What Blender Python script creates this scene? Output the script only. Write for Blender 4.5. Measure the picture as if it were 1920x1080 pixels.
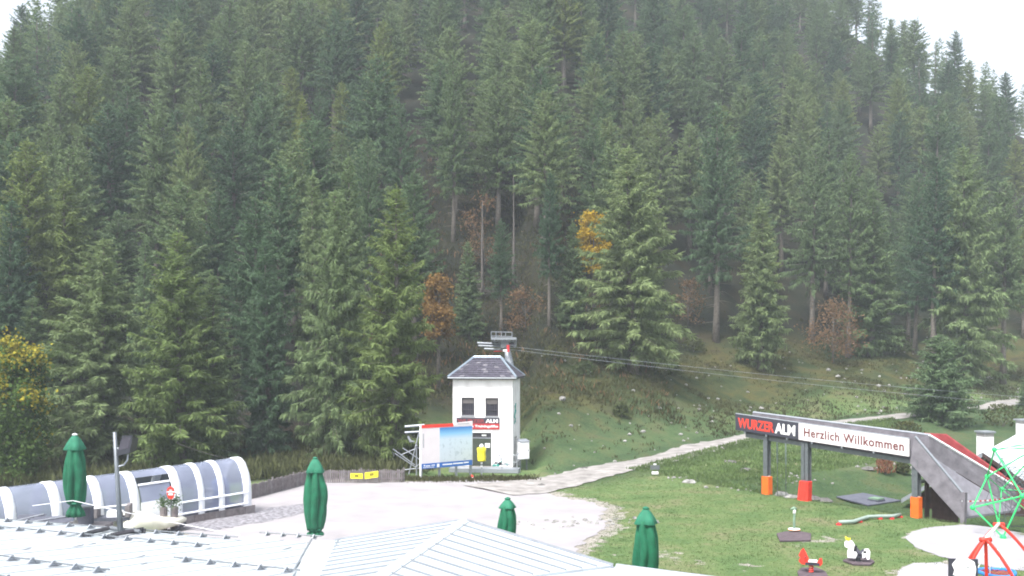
import bpy, math, random
import numpy as np
from mathutils import Vector, Matrix

# ------------------------------------------------------------------ scene, camera, light
for o in list(bpy.data.objects):
    bpy.data.objects.remove(o)
S = bpy.context.scene
COL = S.collection
F, CX, HY, CH = 1900.0, 960.0, 650.0, 8.0        # focal length in pixels of the 1920 px photograph, horizon row, camera height

cam = bpy.data.cameras.new('camera')
cam.sensor_width = 36
cam.lens = 36 * F / 1920
cam.shift_y = (HY - 540) / 1920
cam.clip_end = 3000
cam.clip_start = .2
camo = bpy.data.objects.new('camera', cam)
COL.objects.link(camo)
camo.location = (0, 0, CH)
camo.rotation_euler = (math.radians(90), 0, 0)
S.camera = camo

SUN_EL, SUN_AZ = 60, 215          # azimuth clockwise from north (+Y): behind the camera, slightly left
W = bpy.data.worlds.new('World')
S.world = W
W.use_nodes = True
nt = W.node_tree
bg = nt.nodes['Background']
sky = nt.nodes.new('ShaderNodeTexSky')
sky.sky_type = 'NISHITA'
sky.sun_disc = False
sky.sun_elevation = math.radians(SUN_EL)
sky.sun_rotation = math.radians(SUN_AZ)
sky.air_density = 1.0
sky.dust_density = 4.0
sky.ozone_density = 1.0
hs = nt.nodes.new('ShaderNodeHueSaturation')
hs.inputs['Saturation'].default_value = .38        # a bright overcast veil
nt.links.new(sky.outputs[0], hs.inputs['Color'])
nt.links.new(hs.outputs[0], bg.inputs['Color'])
bg.inputs['Strength'].default_value = .09

sun = bpy.data.lights.new('sun', 'SUN')
sun.energy = 1.5
sun.angle = math.radians(16)
sun.color = (1, .98, .95)
suno = bpy.data.objects.new('sun', sun)
COL.objects.link(suno)
_e, _a = math.radians(SUN_EL), math.radians(SUN_AZ)
sd = Vector((math.sin(_a) * math.cos(_e), math.cos(_a) * math.cos(_e), math.sin(_e)))
suno.rotation_euler = sd.to_track_quat('Z', 'Y').to_euler()
suno.location = sd * 200

S.view_settings.view_transform = 'Standard'
S.view_settings.look = 'None'
S.view_settings.gamma = 1
S.view_settings.use_curve_mapping = False
S.view_settings.exposure = 2.08
S.render.engine = 'CYCLES'
S.cycles.max_bounces = 8
S.cycles.transparent_max_bounces = 12
S.cycles.volume_bounces = 1
S.cycles.filter_width = 1.9
S.cycles.use_denoising = True
try:
    S.cycles.denoiser = 'OPENIMAGEDENOISE'
except Exception:
    pass
HAZE_DENSITY = .0006

rnd = random.Random(7)
R_ = np.random.default_rng(11)
ORI = {}

# ------------------------------------------------------------------ helpers: photo pixels to places
def P(px, py, Y):
    return Vector(((px - CX) / F * Y, Y, CH - (py - HY) / F * Y))

def G(px, py, z=0.0):
    Y = (CH - z) * F / (py - HY)
    return Vector(((px - CX) / F * Y, Y, z))

def plane_at(px, py, p0, n):
    d = Vector(((px - CX) / F, 1, -(py - HY) / F))
    c = Vector((0, 0, CH))
    t = (p0 - c).dot(n) / d.dot(n)
    return c + d * t

def tag(o, label=None, cat=None, group=None, kind=None):
    if label: o['label'] = label
    if cat: o['category'] = cat
    if group: o['group'] = group
    if kind: o['kind'] = kind
    return o

def thing(name, label, cat, loc, group=None):
    o = bpy.data.objects.new(name, None)
    COL.objects.link(o)
    o.location = loc
    o.empty_display_size = .3
    ORI[o.name] = Vector(loc)
    return tag(o, label, cat, group)

class MB:
    """collects shapes in world (or frame) coordinates and links them as one mesh object"""
    def __init__(self, o=None, ux=None, uz=None):
        self.v, self.f, self.m = [], [], []
        self.o = Vector(o) if o is not None else Vector((0, 0, 0))
        self.ux = Vector(ux).normalized() if ux is not None else Vector((1, 0, 0))
        self.uz = Vector(uz) if uz is not None else Vector((0, 0, 1))
        self.uy = self.uz.cross(self.ux).normalized()
    def w(self, p):
        return self.o + self.ux * p[0] + self.uy * p[1] + self.uz * p[2]
    def add(self, vs, fs, m=0):
        b = len(self.v)
        self.v += [self.w(p) for p in vs]
        for f in fs:
            self.f.append([b + i for i in f])
            self.m.append(m)
        return self
    def box(self, x0, y0, z0, x1, y1, z1, m=0):
        return self.add([(x0, y0, z0), (x1, y0, z0), (x1, y1, z0), (x0, y1, z0), (x0, y0, z1), (x1, y0, z1), (x1, y1, z1), (x0, y1, z1)],
                        [(3, 2, 1, 0), (4, 5, 6, 7), (0, 1, 5, 4), (1, 2, 6, 5), (2, 3, 7, 6), (3, 0, 4, 7)], m)
    def hexa(self, a, b, m=0):
        """solid between two quads a and b"""
        return self.add(list(a) + list(b), [(3, 2, 1, 0), (4, 5, 6, 7), (0, 1, 5, 4), (1, 2, 6, 5), (2, 3, 7, 6), (3, 0, 4, 7)], m)
    def slab(self, quad, d, m=0):
        d = Vector(d)
        a = [Vector(q) for q in quad]
        return self.hexa([q + d for q in a], a, m)
    def prism(self, poly, d, m=0):
        d = Vector(d)
        a = [Vector(q) for q in poly]
        n = len(a)
        return self.add(a + [q + d for q in a],
                        [tuple(range(n)), tuple(range(2 * n - 1, n - 1, -1))] + [(i, (i + n), (i + 1) % n + n, (i + 1) % n) for i in range(n)], m)
    def tube(self, pts, r, n=8, m=0, caps=True):
        pts = [Vector(p) for p in pts]
        rs = r if isinstance(r, (list, tuple)) else [r] * len(pts)
        vs, fs = [], []
        up = None
        for i, p in enumerate(pts):
            t = (pts[min(i + 1, len(pts) - 1)] - pts[max(i - 1, 0)]).normalized()
            if up is None:
                a = Vector((0, 0, 1)) if abs(t.z) < .9 else Vector((1, 0, 0))
                up = a.cross(t).normalized()
            else:
                up = (up - t * up.dot(t)).normalized()
            s = t.cross(up)
            for k in range(n):
                an = 2 * math.pi * k / n
                vs.append(p + (up * math.cos(an) + s * math.sin(an)) * rs[i])
        for i in range(len(pts) - 1):
            for k in range(n):
                a, b = i * n + k, i * n + (k + 1) % n
                fs.append((a, b, b + n, a + n))
        if caps:
            fs.append(tuple(range(n - 1, -1, -1)))
            fs.append(tuple(range(len(vs) - n, len(vs))))
        return self.add(vs, fs, m)
    def lathe(self, c, prof, n=16, m=0, wob=None):
        c = Vector(c)
        vs, fs = [], []
        for i, (r, z) in enumerate(prof):
            for k in range(n):
                an = 2 * math.pi * k / n
                rr = r * (wob(an, i) if wob else 1)
                vs.append(c + Vector((rr * math.cos(an), rr * math.sin(an), z)))
        for i in range(len(prof) - 1):
            for k in range(n):
                a, b = i * n + k, i * n + (k + 1) % n
                fs.append((a, b, b + n, a + n))
        fs.append(tuple(range(n - 1, -1, -1)))
        fs.append(tuple(range(len(vs) - n, len(vs))))
        return self.add(vs, fs, m)
    def ball(self, c, r, n=10, m=0, sq=(1, 1, 1)):
        k = max(5, n // 2 + 2)
        pr = [(max(.001, math.sin(math.pi * i / k)), -math.cos(math.pi * i / k)) for i in range(k + 1)]
        b = len(self.v)
        self.lathe((0, 0, 0), pr, n, m)
        o0 = self.w((0, 0, 0))
        for i in range(b, len(self.v)):
            q = self.v[i] - o0
            l = Vector((q.dot(self.ux), q.dot(self.uy), q.dot(self.uz)))
            self.v[i] = self.w((c[0] + l.x * r * sq[0], c[1] + l.y * r * sq[1], c[2] + l.z * r * sq[2]))
        return self
    def build(self, name, mats, parent=None, smooth=False, label=None, cat=None, group=None, kind=None, loc=None):
        me = bpy.data.meshes.new(name)
        if parent is not None:
            org = ORI[parent.name]
        elif loc is not None:
            org = Vector(loc)
        elif kind in ('structure', 'stuff'):
            org = Vector((0, 0, 0))
        else:
            a = np.array([tuple(v) for v in self.v])
            org = Vector(((a[:, 0].min() + a[:, 0].max()) / 2, (a[:, 1].min() + a[:, 1].max()) / 2, a[:, 2].min()))
        me.from_pydata([tuple(v - org) for v in self.v], [], self.f)
        for mm in (mats if isinstance(mats, (list, tuple)) else [mats]):
            me.materials.append(mm)
        me.polygons.foreach_set('material_index', self.m)
        if smooth:
            me.polygons.foreach_set('use_smooth', [True] * len(me.polygons))
        me.update()
        o = bpy.data.objects.new(name, me)
        COL.objects.link(o)
        if parent is not None:
            o.parent = parent
        else:
            o.location = org
        ORI[o.name] = org
        return tag(o, label, cat, group, kind)

def lettering(txt, pos, ux, up, size, mat, parent, name='lettering', off=0.0, width=None, sx=1.0, ext=.004, align='LEFT', shear=0, space=1):
    c = bpy.data.curves.new(name, 'FONT')
    c.body = txt
    c.size = size
    c.offset = off
    c.extrude = ext
    c.align_x = align
    c.shear = shear
    c.space_character = space
    c.resolution_u = 3
    o = bpy.data.objects.new(name, c)
    COL.objects.link(o)
    c.materials.append(mat)
    ux = Vector(ux).normalized()
    up = Vector(up).normalized()
    n = ux.cross(up).normalized()
    bpy.context.view_layer.update()
    if width:
        sx = width / max(o.dimensions.x, .01)
    org = ORI[parent.name]
    p = Vector(pos) - org
    M = Matrix(((ux.x * sx, up.x, n.x, p.x), (ux.y * sx, up.y, n.y, p.y), (ux.z * sx, up.z, n.z, p.z), (0, 0, 0, 1)))
    # a font curve becomes a mesh so that it reads like every other part
    dg = bpy.context.evaluated_depsgraph_get()
    me = bpy.data.meshes.new_from_object(o.evaluated_get(dg))
    me.transform(M)
    bpy.data.objects.remove(o)
    q = bpy.data.objects.new(name, me)
    COL.objects.link(q)
    q.parent = parent
    ORI[q.name] = org
    return q

# ------------------------------------------------------------------ materials
def mat(name, c, rough=.7, var=.15, scale=3.0, bump=0.0, metal=0.0, c2=None, coord='Object', detail=4, spec=.3, trans=0.0, thr=None, bscale=None):
    m = bpy.data.materials.new(name)
    m.use_nodes = True
    n = m.node_tree.nodes
    l = m.node_tree.links
    b = n['Principled BSDF']
    b.inputs['Roughness'].default_value = rough
    b.inputs['Metallic'].default_value = metal
    b.inputs['Specular IOR Level'].default_value = spec
    tc = n.new('ShaderNodeTexCoord')
    if coord == 'World':
        geo = n.new('ShaderNodeNewGeometry')
        src = geo.outputs['Position']
    else:
        src = tc.outputs[coord]
    nz = n.new('ShaderNodeTexNoise')
    nz.inputs['Scale'].default_value = scale
    nz.inputs['Detail'].default_value = detail
    nz.inputs['Roughness'].default_value = .62
    l.new(src, nz.inputs['Vector'])
    rp = n.new('ShaderNodeValToRGB')
    l.new(nz.outputs['Fac'], rp.inputs['Fac'])
    c = tuple(c)
    lo = tuple(max(0, x * (1 - var)) for x in c)
    hi = tuple(min(1, x * (1 + var)) for x in c)
    if c2: hi = c2
    a, z = thr or (.3, .7)
    rp.color_ramp.elements[0].position = a
    rp.color_ramp.elements[1].position = z
    rp.color_ramp.elements[0].color = (*lo, 1)
    rp.color_ramp.elements[1].color = (*hi, 1)
    l.new(rp.outputs['Color'], b.inputs['Base Color'])
    if bump:
        n2 = n.new('ShaderNodeTexNoise')
        n2.inputs['Scale'].default_value = bscale or scale * 4
        n2.inputs['Detail'].default_value = 5
        l.new(src, n2.inputs['Vector'])
        bp = n.new('ShaderNodeBump')
        bp.inputs['Strength'].default_value = bump
        bp.inputs['Distance'].default_value = .05
        l.new(n2.outputs['Fac'], bp.inputs['Height'])
        l.new(bp.outputs['Normal'], b.inputs['Normal'])
    if trans:
        tr = n.new('ShaderNodeBsdfTransparent')
        tr.inputs['Color'].default_value = (.9, .94, 1, 1)
        mx = n.new('ShaderNodeMixShader')
        mx.inputs['Fac'].default_value = trans
        out = n['Material Output']
        l.new(b.outputs[0], mx.inputs[1])
        l.new(tr.outputs[0], mx.inputs[2])
        l.new(mx.outputs[0], out.inputs['Surface'])
    return m

def foliage(name, ca, cb, cc, patch=2.2, tl=.38):
    """needles or leaves: each tree gets its own tone from its random number, clumps vary inside the crown"""
    m = bpy.data.materials.new(name)
    m.use_nodes = True
    n = m.node_tree.nodes
    l = m.node_tree.links
    b = n['Principled BSDF']
    b.inputs['Roughness'].default_value = .75
    b.inputs['Specular IOR Level'].default_value = .15
    oi = n.new('ShaderNodeObjectInfo')
    rp = n.new('ShaderNodeValToRGB')
    rp.color_ramp.elements[0].color = (*ca, 1)
    rp.color_ramp.elements[1].color = (*cc, 1)
    e = rp.color_ramp.elements.new(.5)
    e.color = (*cb, 1)
    l.new(oi.outputs['Random'], rp.inputs['Fac'])
    tc = n.new('ShaderNodeTexCoord')
    nz = n.new('ShaderNodeTexNoise')
    nz.inputs['Scale'].default_value = patch
    nz.inputs['Detail'].default_value = 5
    l.new(tc.outputs['Object'], nz.inputs['Vector'])
    mr = n.new('ShaderNodeMapRange')
    mr.inputs['From Min'].default_value = .3
    mr.inputs['From Max'].default_value = .7
    mr.inputs['To Min'].default_value = .62
    mr.inputs['To Max'].default_value = 1.4
    l.new(nz.outputs['Fac'], mr.inputs['Value'])
    mu = n.new('ShaderNodeMix')
    mu.data_type = 'RGBA'
    mu.blend_type = 'MULTIPLY'
    mu.inputs[0].default_value = 1
    l.new(rp.outputs['Color'], mu.inputs[6])
    l.new(mr.outputs[0], mu.inputs[7])
    l.new(mu.outputs[2], b.inputs['Base Color'])
    t = n.new('ShaderNodeBsdfTranslucent')
    l.new(mu.outputs[2], t.inputs['Color'])
    mx = n.new('ShaderNodeMixShader')
    mx.inputs['Fac'].default_value = tl
    l.new(b.outputs[0], mx.inputs[1])
    l.new(t.outputs[0], mx.inputs[2])
    l.new(mx.outputs[0], n['Material Output'].inputs['Surface'])
    return m

M = {}
M['spruce'] = foliage('spruce_needles', (.067, .118, .066), (.1, .163, .082), (.138, .195, .084))
M['larch'] = foliage('larch_needles', (.145, .2, .07), (.165, .215, .072), (.185, .225, .072), tl=.4)
M['pale'] = foliage('pale_needles', (.12, .18, .09), (.155, .215, .098), (.188, .24, .104))
M['yellow'] = foliage('yellow_leaves', (.38, .27, .03), (.4, .28, .03), (.4, .25, .03), 1.5)
M['orange'] = foliage('orange_leaves', (.2, .125, .04), (.215, .13, .04), (.2, .12, .04), 1.5)
M['russet'] = foliage('russet_leaves', (.17, .1, .055), (.18, .11, .06), (.16, .1, .055), 1.5)
M['maple'] = foliage('turning_maple_leaves', (.075, .125, .03), (.075, .125, .03), (.075, .125, .03), 1.2)
M['mapletip'] = foliage('yellow_maple_leaves', (.32, .28, .035), (.32, .28, .035), (.32, .28, .035), 1.2)
M['scrub'] = foliage('scrub_leaves', (.055, .08, .035), (.075, .09, .035), (.09, .085, .035), 3)
M['redgrass'] = foliage('red_grass', (.24, .09, .06), (.26, .11, .07), (.22, .1, .06), 4)
M['blade'] = foliage('grass_blades', (.115, .168, .062), (.115, .168, .062), (.115, .168, .062), .35)
M['weed'] = foliage('meadow_weeds', (.062, .064, .026), (.062, .064, .026), (.062, .064, .026), .12)
M['bark'] = mat('bark', (.13, .115, .1), .9, .4, 6, .4)
M['deadwood'] = mat('dead_wood', (.12, .108, .1), .9, .3, 6)
M['gravel'] = mat('plaza_gravel', (.28, .265, .275), .95, .12, .5, .25, coord='World', bscale=25)
M['coarse'] = mat('coarse_gravel', (.15, .145, .16), .95, .5, 5, .6, c2=(.36, .35, .38), coord='World', detail=8, thr=(.35, .72))
M['sand'] = mat('pale_sand', (.285, .275, .295), .95, .08, 1.2, .2, coord='World', bscale=30)
M['track'] = mat('track_gravel', (.19, .178, .168), .95, .25, 1.3, .4, c2=(.33, .312, .3), coord='World', detail=8)
M['roofmetal'] = mat('roof_sheet', (.5, .54, .565), .42, .07, 1.1, .03, .25, spec=.5)
M['roofmetal2'] = mat('roof_sheet_aged', (.46, .5, .535), .5, .1, 1.6, .05, .2, c2=(.53, .55, .57), spec=.5)
M['seam'] = mat('seam_metal', (.24, .265, .29), .5, .1, 2, 0, .3)
M['galv'] = mat('galvanised_steel', (.15, .165, .18), .45, .15, 5, .05, .5)
M['galvlight'] = mat('light_galvanised_steel', (.27, .29, .32), .5, .1, 5, 0, .3)
M['darkmetal'] = mat('dark_metal', (.03, .032, .04), .3, .3, 5, 0, .4, spec=.6)
M['white'] = mat('white_paint', (.8, .8, .82), .5, .05, 2)
M['render'] = mat('white_render', (.58, .565, .56), .9, .06, 1.1, .1, c2=(.76, .75, .75), detail=8, thr=(.25, .55))
M['plinth'] = mat('concrete_plinth', (.3, .29, .28), .9, .25, 3, .2)
M['concrete'] = mat('bridge_concrete', (.14, .131, .148), .85, .2, 2.2, .2, c2=(.2, .188, .21))
M['concretedark'] = mat('bridge_concrete_stained', (.055, .05, .062), .85, .3, 2, .2)
M['chute'] = mat('chute_floor', (.18, .175, .2), .6, .2, 3, .1)
M['slate'] = mat('roof_slate', (.042, .039, .056), .6, .35, 4, .15, c2=(.075, .068, .095), spec=.5)
M['slatelight'] = mat('roof_slate_weathered', (.13, .125, .145), .7, .3, 7)
M['hipcap'] = mat('hip_flashing', (.3, .36, .42), .4, .1, 3, 0, .5)
M['window'] = mat('window_glass', (.035, .033, .045), .12, .3, 2, spec=.8)
M['blind'] = mat('window_blind', (.11, .1, .1), .8, .2, 4)
M['frame'] = mat('dark_frame', (.05, .047, .055), .6, .2, 4)
M['doorgreen'] = mat('door_panel', (.05, .062, .045), .6, .2, 3)
M['red'] = mat('red_paint', (.55, .03, .035), .5, .12, 3)
M['redbright'] = mat('bright_red_plastic', (.68, .045, .03), .5, .1, 3)
M['darkred'] = mat('faded_red_boards', (.3, .05, .055), .75, .25, 2.5, .1)
M['signred'] = mat('sign_red', (.36, .03, .035), .55, .12, 6)
M['letterred'] = mat('red_lettering', (.6, .05, .03), .5, .08, 4)
M['letterdimred'] = mat('dull_red_lettering', (.22, .045, .05), .5, .08, 4)
M['letterbrown'] = mat('brown_red_lettering', (.13, .035, .035), .6, .08, 4)
M['letterwhite'] = mat('white_lettering', (.8, .8, .8), .5, .03, 4)
M['signdark'] = mat('sign_anthracite', (.04, .04, .056), .5, .15, 3)
M['signwhite'] = mat('sign_white', (.66, .62, .63), .5, .04, 2)
M['orangepad'] = mat('orange_pad', (.72, .13, .015), .6, .08, 3)
M['umb'] = mat('green_canvas', (.009, .105, .052), .75, .3, 2.2, .2)
M['umblight'] = mat('green_canvas_bleached', (.018, .14, .08), .75, .15, 4)
M['wood'] = mat('weathered_wood', (.15, .132, .135), .9, .3, 5, .2)
M['woodlight'] = mat('grey_wood', (.17, .155, .16), .9, .25, 5, .2)
M['shedwood'] = mat('dark_stained_wood', (.05, .03, .028), .9, .3, 4, .2)
M['pane'] = mat('polycarbonate', (.2, .225, .31), .12, .12, .5, trans=.33, spec=.8, c2=(.26, .285, .38))
M['ribwhite'] = mat('white_rib', (.78, .8, .84), .4, .05, 1.5)
M['blueplastic'] = mat('blue_plastic', (.08, .16, .4), .4, .1, 3)
M['cream'] = mat('cream_tarpaulin', (.68, .66, .56), .7, .08, 2.5, .2)
M['yellowpaint'] = mat('yellow_panel', (.75, .66, .03), .5, .06, 3)
M['blue'] = mat('print_blue', (.03, .13, .42), .5, .08, 5)
M['black'] = mat('black_print', (.02, .02, .025), .5, .2, 5)
M['greygraf'] = mat('grey_print', (.3, .32, .34), .6, .2, 5)
M['greengraf'] = mat('green_spray_paint', (.02, .25, .2), .6, .2, 5)
M['netgreen'] = mat('green_powder_coat', (.03, .5, .14), .45, .08, 3)
M['rope'] = mat('dark_rope', (.06, .075, .08), .8, .2, 5)
M['whiterope'] = mat('white_rope', (.7, .7, .72), .8, .08, 5)
M['rubber'] = mat('brown_rubber', (.085, .065, .075), .95, .25, 6, .2)
M['rubbergrey'] = mat('grey_rubber', (.085, .09, .115), .95, .2, 3, .2)
M['hatch'] = mat('mossy_green_lid', (.14, .22, .15), .8, .2, 5)
M['rock'] = mat('limestone', (.2, .195, .185), .95, .3, 3, .4, c2=(.36, .355, .34))
M['rockgrey'] = mat('grey_rock', (.12, .115, .11), .95, .35, 3, .4)
M['beam'] = mat('pale_beam', (.24, .3, .27), .7, .12, 4)
M['postgreen'] = mat('grey_green_post', (.2, .3, .22), .6, .15, 4)
M['bluecoat'] = mat('blue_tube', (.03, .2, .5), .45, .1, 3)
M['chrome'] = mat('crumpled_foil', (.5, .52, .58), .2, .3, 4, .3, .8)

def print_map(name):
    """the panorama print of the billboard: a blue band of sky fading to snow, with grey-blue peaks"""
    m = bpy.data.materials.new(name)
    m.use_nodes = True
    n, l = m.node_tree.nodes, m.node_tree.links
    b = n['Principled BSDF']
    b.inputs['Roughness'].default_value = .5
    tc = n.new('ShaderNodeTexCoord')
    sp = n.new('ShaderNodeSeparateXYZ')
    l.new(tc.outputs['Generated'], sp.inputs[0])
    r1 = n.new('ShaderNodeValToRGB')
    el = r1.color_ramp.elements
    el[0].position, el[0].color = .0, (.5, .56, .6, 1)
    el[1].position, el[1].color = 1, (.02, .16, .45, 1)
    e = el.new(.66); e.color = (.48, .58, .64, 1)
    e = el.new(.82); e.color = (.2, .44, .64, 1)
    l.new(sp.outputs['Z'], r1.inputs['Fac'])
    nz = n.new('ShaderNodeTexNoise')
    nz.inputs['Scale'].default_value = 7
    nz.inputs['Detail'].default_value = 7
    nz.inputs['Roughness'].default_value = .7
    l.new(tc.outputs['Generated'], nz.inputs['Vector'])
    r2 = n.new('ShaderNodeValToRGB')
    r2.color_ramp.elements[0].position = .53
    r2.color_ramp.elements[0].color = (0, 0, 0, 1)
    r2.color_ramp.elements[1].position = .66
    r2.color_ramp.elements[1].color = (1, 1, 1, 1)
    l.new(nz.outputs['Fac'], r2.inputs['Fac'])
    r3 = n.new('ShaderNodeValToRGB')
    a = r3.color_ramp.elements
    a[0].position, a[0].color = .62, (.55, .55, .55, 1)
    a[1].position, a[1].color = .72, (0, 0, 0, 1)
    l.new(sp.outputs['Z'], r3.inputs['Fac'])
    mm = n.new('ShaderNodeMath')
    mm.operation = 'MULTIPLY'
    l.new(r2.outputs['Color'], mm.inputs[0])
    l.new(r3.outputs['Color'], mm.inputs[1])
    mx = n.new('ShaderNodeMix')
    mx.data_type = 'RGBA'
    mx.inputs[7].default_value = (.1, .18, .22, 1)
    l.new(mm.outputs[0], mx.inputs[0])
    l.new(r1.outputs['Color'], mx.inputs[6])
    l.new(mx.outputs[2], b.inputs['Base Color'])
    return m
M['mapprint'] = print_map('panorama_print')

# ------------------------------------------------------------------ terrain
PX = np.array([0.0, 1.2, 8.5, 18.9, 28, 32.8, 46, 56, 75, 110])
PY = np.array([57.5, 58.6, 67.4, 81.6, 89, 91.5, 100, 112, 132, 170.])
PZ = np.array([0, 0, .2, .7, 1.2, 1.5, 1.9, 2.0, 2.3, 3.0])
FX = np.array([-400, -60, -25, -6, .6, 2.6, 8.5, 18.9, 28, 33, 46, 56, 90, 150, 400.])
FY = np.array([58, 64, 69, 70.5, 71, 62.5, 69.7, 83.7, 91.2, 93.7, 102.5, 114, 122, 126, 130.])
RX = np.array([-2, -1.0, -.7, -.56, -.505, -.475, -.44, -.40, -.3, .25, .31, .36, .40, .44, .505, .56, .7, 1.0, 2])
RG = np.array([.05, .08, .16, .24, .292, .325, .36, .43, .6, .6, .44, .352, .322, .298, .272, .25, .2, .12, .05])
def crest(X, Y):
    """the flanks of the mountain: how high the slope may rise on either side"""
    Ym = np.maximum(Y, 60)
    return Ym * np.interp(X / Ym, RX, RG) - 6.5 - .5 * np.maximum(Y - 225, 0)

def sst(a, b, x):
    t = np.clip((x - a) / (b - a), 0, 1)
    return t * t * (3 - 2 * t)

def bridge_u(X, Y):
    return (X - 13.6) * .822 + (Y - 54.9) * .572, (X - 13.6) * .572 - (Y - 54.9) * .822

def terrain(X, Y):
    X = np.asarray(X, float)
    Y = np.asarray(Y, float)
    foot = np.interp(X, FX, FY)
    py = np.interp(X, PX, PY)
    pz = np.interp(X, PX, PZ) * sst(0, 3, X)
    low = pz * sst(py - 14, py - 1.2, Y)
    low = low - .5 * sst(-13, -21, X) * sst(30, 38, Y)
    u, v = bridge_u(X, Y)
    dep = 1.15 * sst(.3, 3.2, u) * sst(-5, 0, v) * (1 - sst(-9, -2.2, Y - py))
    low = low - dep
    d = np.maximum(Y - foot, 0)
    s1 = np.interp(X, [-12, -4, 2], [.46, .34, .26])
    d1 = 23.0
    soft = d * d / (d + 2.0)
    k = np.maximum(d - d1, 0)
    rise = s1 * np.minimum(soft, d1) + np.interp(X, [-5, 35], [.72, .86]) * (k * k / (k + 5.0))
    hill = rise + (np.sin(X * .21 + Y * .13) * .5 + np.sin(X * .43 - Y * .31) * .3 + np.sin(X * .9 + 1) * np.sin(Y * .8) * .12) * sst(1, 14, d)
    z = low + hill
    c = crest(X, Y)
    kk = 5.0
    h = np.clip(.5 + .5 * (c - z) / kk, 0, 1)
    return c + (z - c) * h - kk * h * (1 - h)

def tz(x, y):
    return float(terrain(x, y))

def T(px, py, y0=30, y1=260):
    """where the ray through a photo pixel meets the ground"""
    Ys = np.linspace(y0, y1, 4000)
    Z = CH - (py - HY) / F * Ys
    g = terrain((px - CX) / F * Ys, Ys)
    i = np.argmax(Z <= g)
    Y = Ys[i]
    return Vector(((px - CX) / F * Y, Y, float(g[i])))

def ground_mat():
    m = bpy.data.materials.new('grassland')
    m.use_nodes = True
    n, l = m.node_tree.nodes, m.node_tree.links
    b = n['Principled BSDF']
    b.inputs['Roughness'].default_value = .95
    b.inputs['Specular IOR Level'].default_value = .1
    geo = n.new('ShaderNodeNewGeometry')
    def noise(sc, det=6, ro=.65, stretch=None):
        z = n.new('ShaderNodeTexNoise')
        z.inputs['Scale'].default_value = sc
        z.inputs['Detail'].default_value = det
        z.inputs['Roughness'].default_value = ro
        l.new(geo.outputs['Position'], z.inputs['Vector'])
        return z.outputs['Fac']
    def ramp(f, stops):
        r = n.new('ShaderNodeValToRGB')
        e = r.color_ramp.elements
        e[0].position, e[0].color = stops[0][0], (*stops[0][1], 1)
        e[1].position, e[1].color = stops[-1][0], (*stops[-1][1], 1)
        for p, c in stops[1:-1]:
            q = e.new(p)
            q.color = (*c, 1)
        l.new(f, r.inputs['Fac'])
        return r.outputs['Color']
    def mix(f, a, c, mode='MIX'):
        x = n.new('ShaderNodeMix')
        x.data_type = 'RGBA'
        x.blend_type = mode
        if isinstance(f, (int, float)): x.inputs[0].default_value = f
        else: l.new(f, x.inputs[0])
        l.new(a, x.inputs[6])
        l.new(c, x.inputs[7])
        return x.outputs[2]
    def attr(nm):
        a = n.new('ShaderNodeAttribute')
        a.attribute_name = nm
        return a.outputs['Fac']
    lawn = ramp(noise(.4, 7), [(.3, (.07, .115, .046)), (.42, (.09, .145, .054)), (.53, (.12, .163, .066)), (.64, (.155, .16, .085)), (.78, (.21, .19, .135))])
    mead = ramp(noise(.25, 9, .7), [(.3, (.018, .028, .013)), (.42, (.03, .044, .018)), (.5, (.05, .058, .024)), (.58, (.072, .066, .024)), (.66, (.034, .032, .02)), (.8, (.06, .05, .034))])
    bank = ramp(noise(.5, 8), [(.3, (.036, .065, .03)), (.5, (.055, .088, .04)), (.62, (.075, .09, .042)), (.75, (.07, .07, .045))])
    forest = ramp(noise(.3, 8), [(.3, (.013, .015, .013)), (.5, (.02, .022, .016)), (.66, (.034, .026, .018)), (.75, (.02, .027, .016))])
    dirt = ramp(noise(3, 8), [(.3, (.17, .155, .125)), (.7, (.36, .34, .31))])
    c = mix(attr('meadow'), lawn, mead)
    c = mix(attr('bank'), c, bank)
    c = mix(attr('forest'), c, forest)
    wn = n.new('ShaderNodeMath'); wn.operation = 'ADD'
    l.new(attr('worn'), wn.inputs[0])
    l.new(noise(1.1, 8, .7), wn.inputs[1])
    wr = ramp(wn.outputs[0], [(.95, (0, 0, 0)), (1.12, (1, 1, 1))])
    c = mix(wr, c, dirt)
    fine = ramp(noise(6, 6, .75), [(.3, (.62, .62, .62)), (.7, (1.3, 1.3, 1.3))])
    c = mix(1.0, c, fine, 'MULTIPLY')
    l.new(c, b.inputs['Base Color'])
    bp = n.new('ShaderNodeBump')
    bp.inputs['Strength'].default_value = .7
    bp.inputs['Distance'].default_value = .12
    l.new(noise(5, 8, .75), bp.inputs['Height'])
    l.new(bp.outputs['Normal'], b.inputs['Normal'])
    return m

# outlines of the plaza and sand areas
plaza_px = [(380, 1012), (300, 990), (420, 967), (476, 934), (560, 908), (600, 902), (700, 906), (800, 903), (900, 900), (985, 905), (1012, 912),
            (1010, 920), (1045, 932), (1075, 938), (1110, 943), (1140, 955), (1125, 968), (1140, 985), (1120, 1000), (1095, 1015), (1078, 1030), (1060, 1060)]
plaza = [G(*q) for q in plaza_px] + [Vector((1.2, 30, 0)), Vector((0, 22, 0)), Vector((-18, 24, 0)), Vector((-24, 33, 0)), Vector((-19, 37, 0))]

def ragged(poly, step=.35, amp=.22, seed=1, keep=None):
    r = random.Random(seed)
    out = []
    n = len(poly)
    for i in range(n):
        a, b = poly[i], poly[(i + 1) % n]
        k = max(1, int((b - a).length / step))
        for j in range(k):
            p = a.lerp(b, j / k)
            d = (b - a).normalized()
            w = amp * (r.random() - .5) * 2 + amp * .9 * math.sin(j * .9 + i) * .6
            out.append(p + Vector((-d.y, d.x, 0)) * w)
    return out

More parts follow.
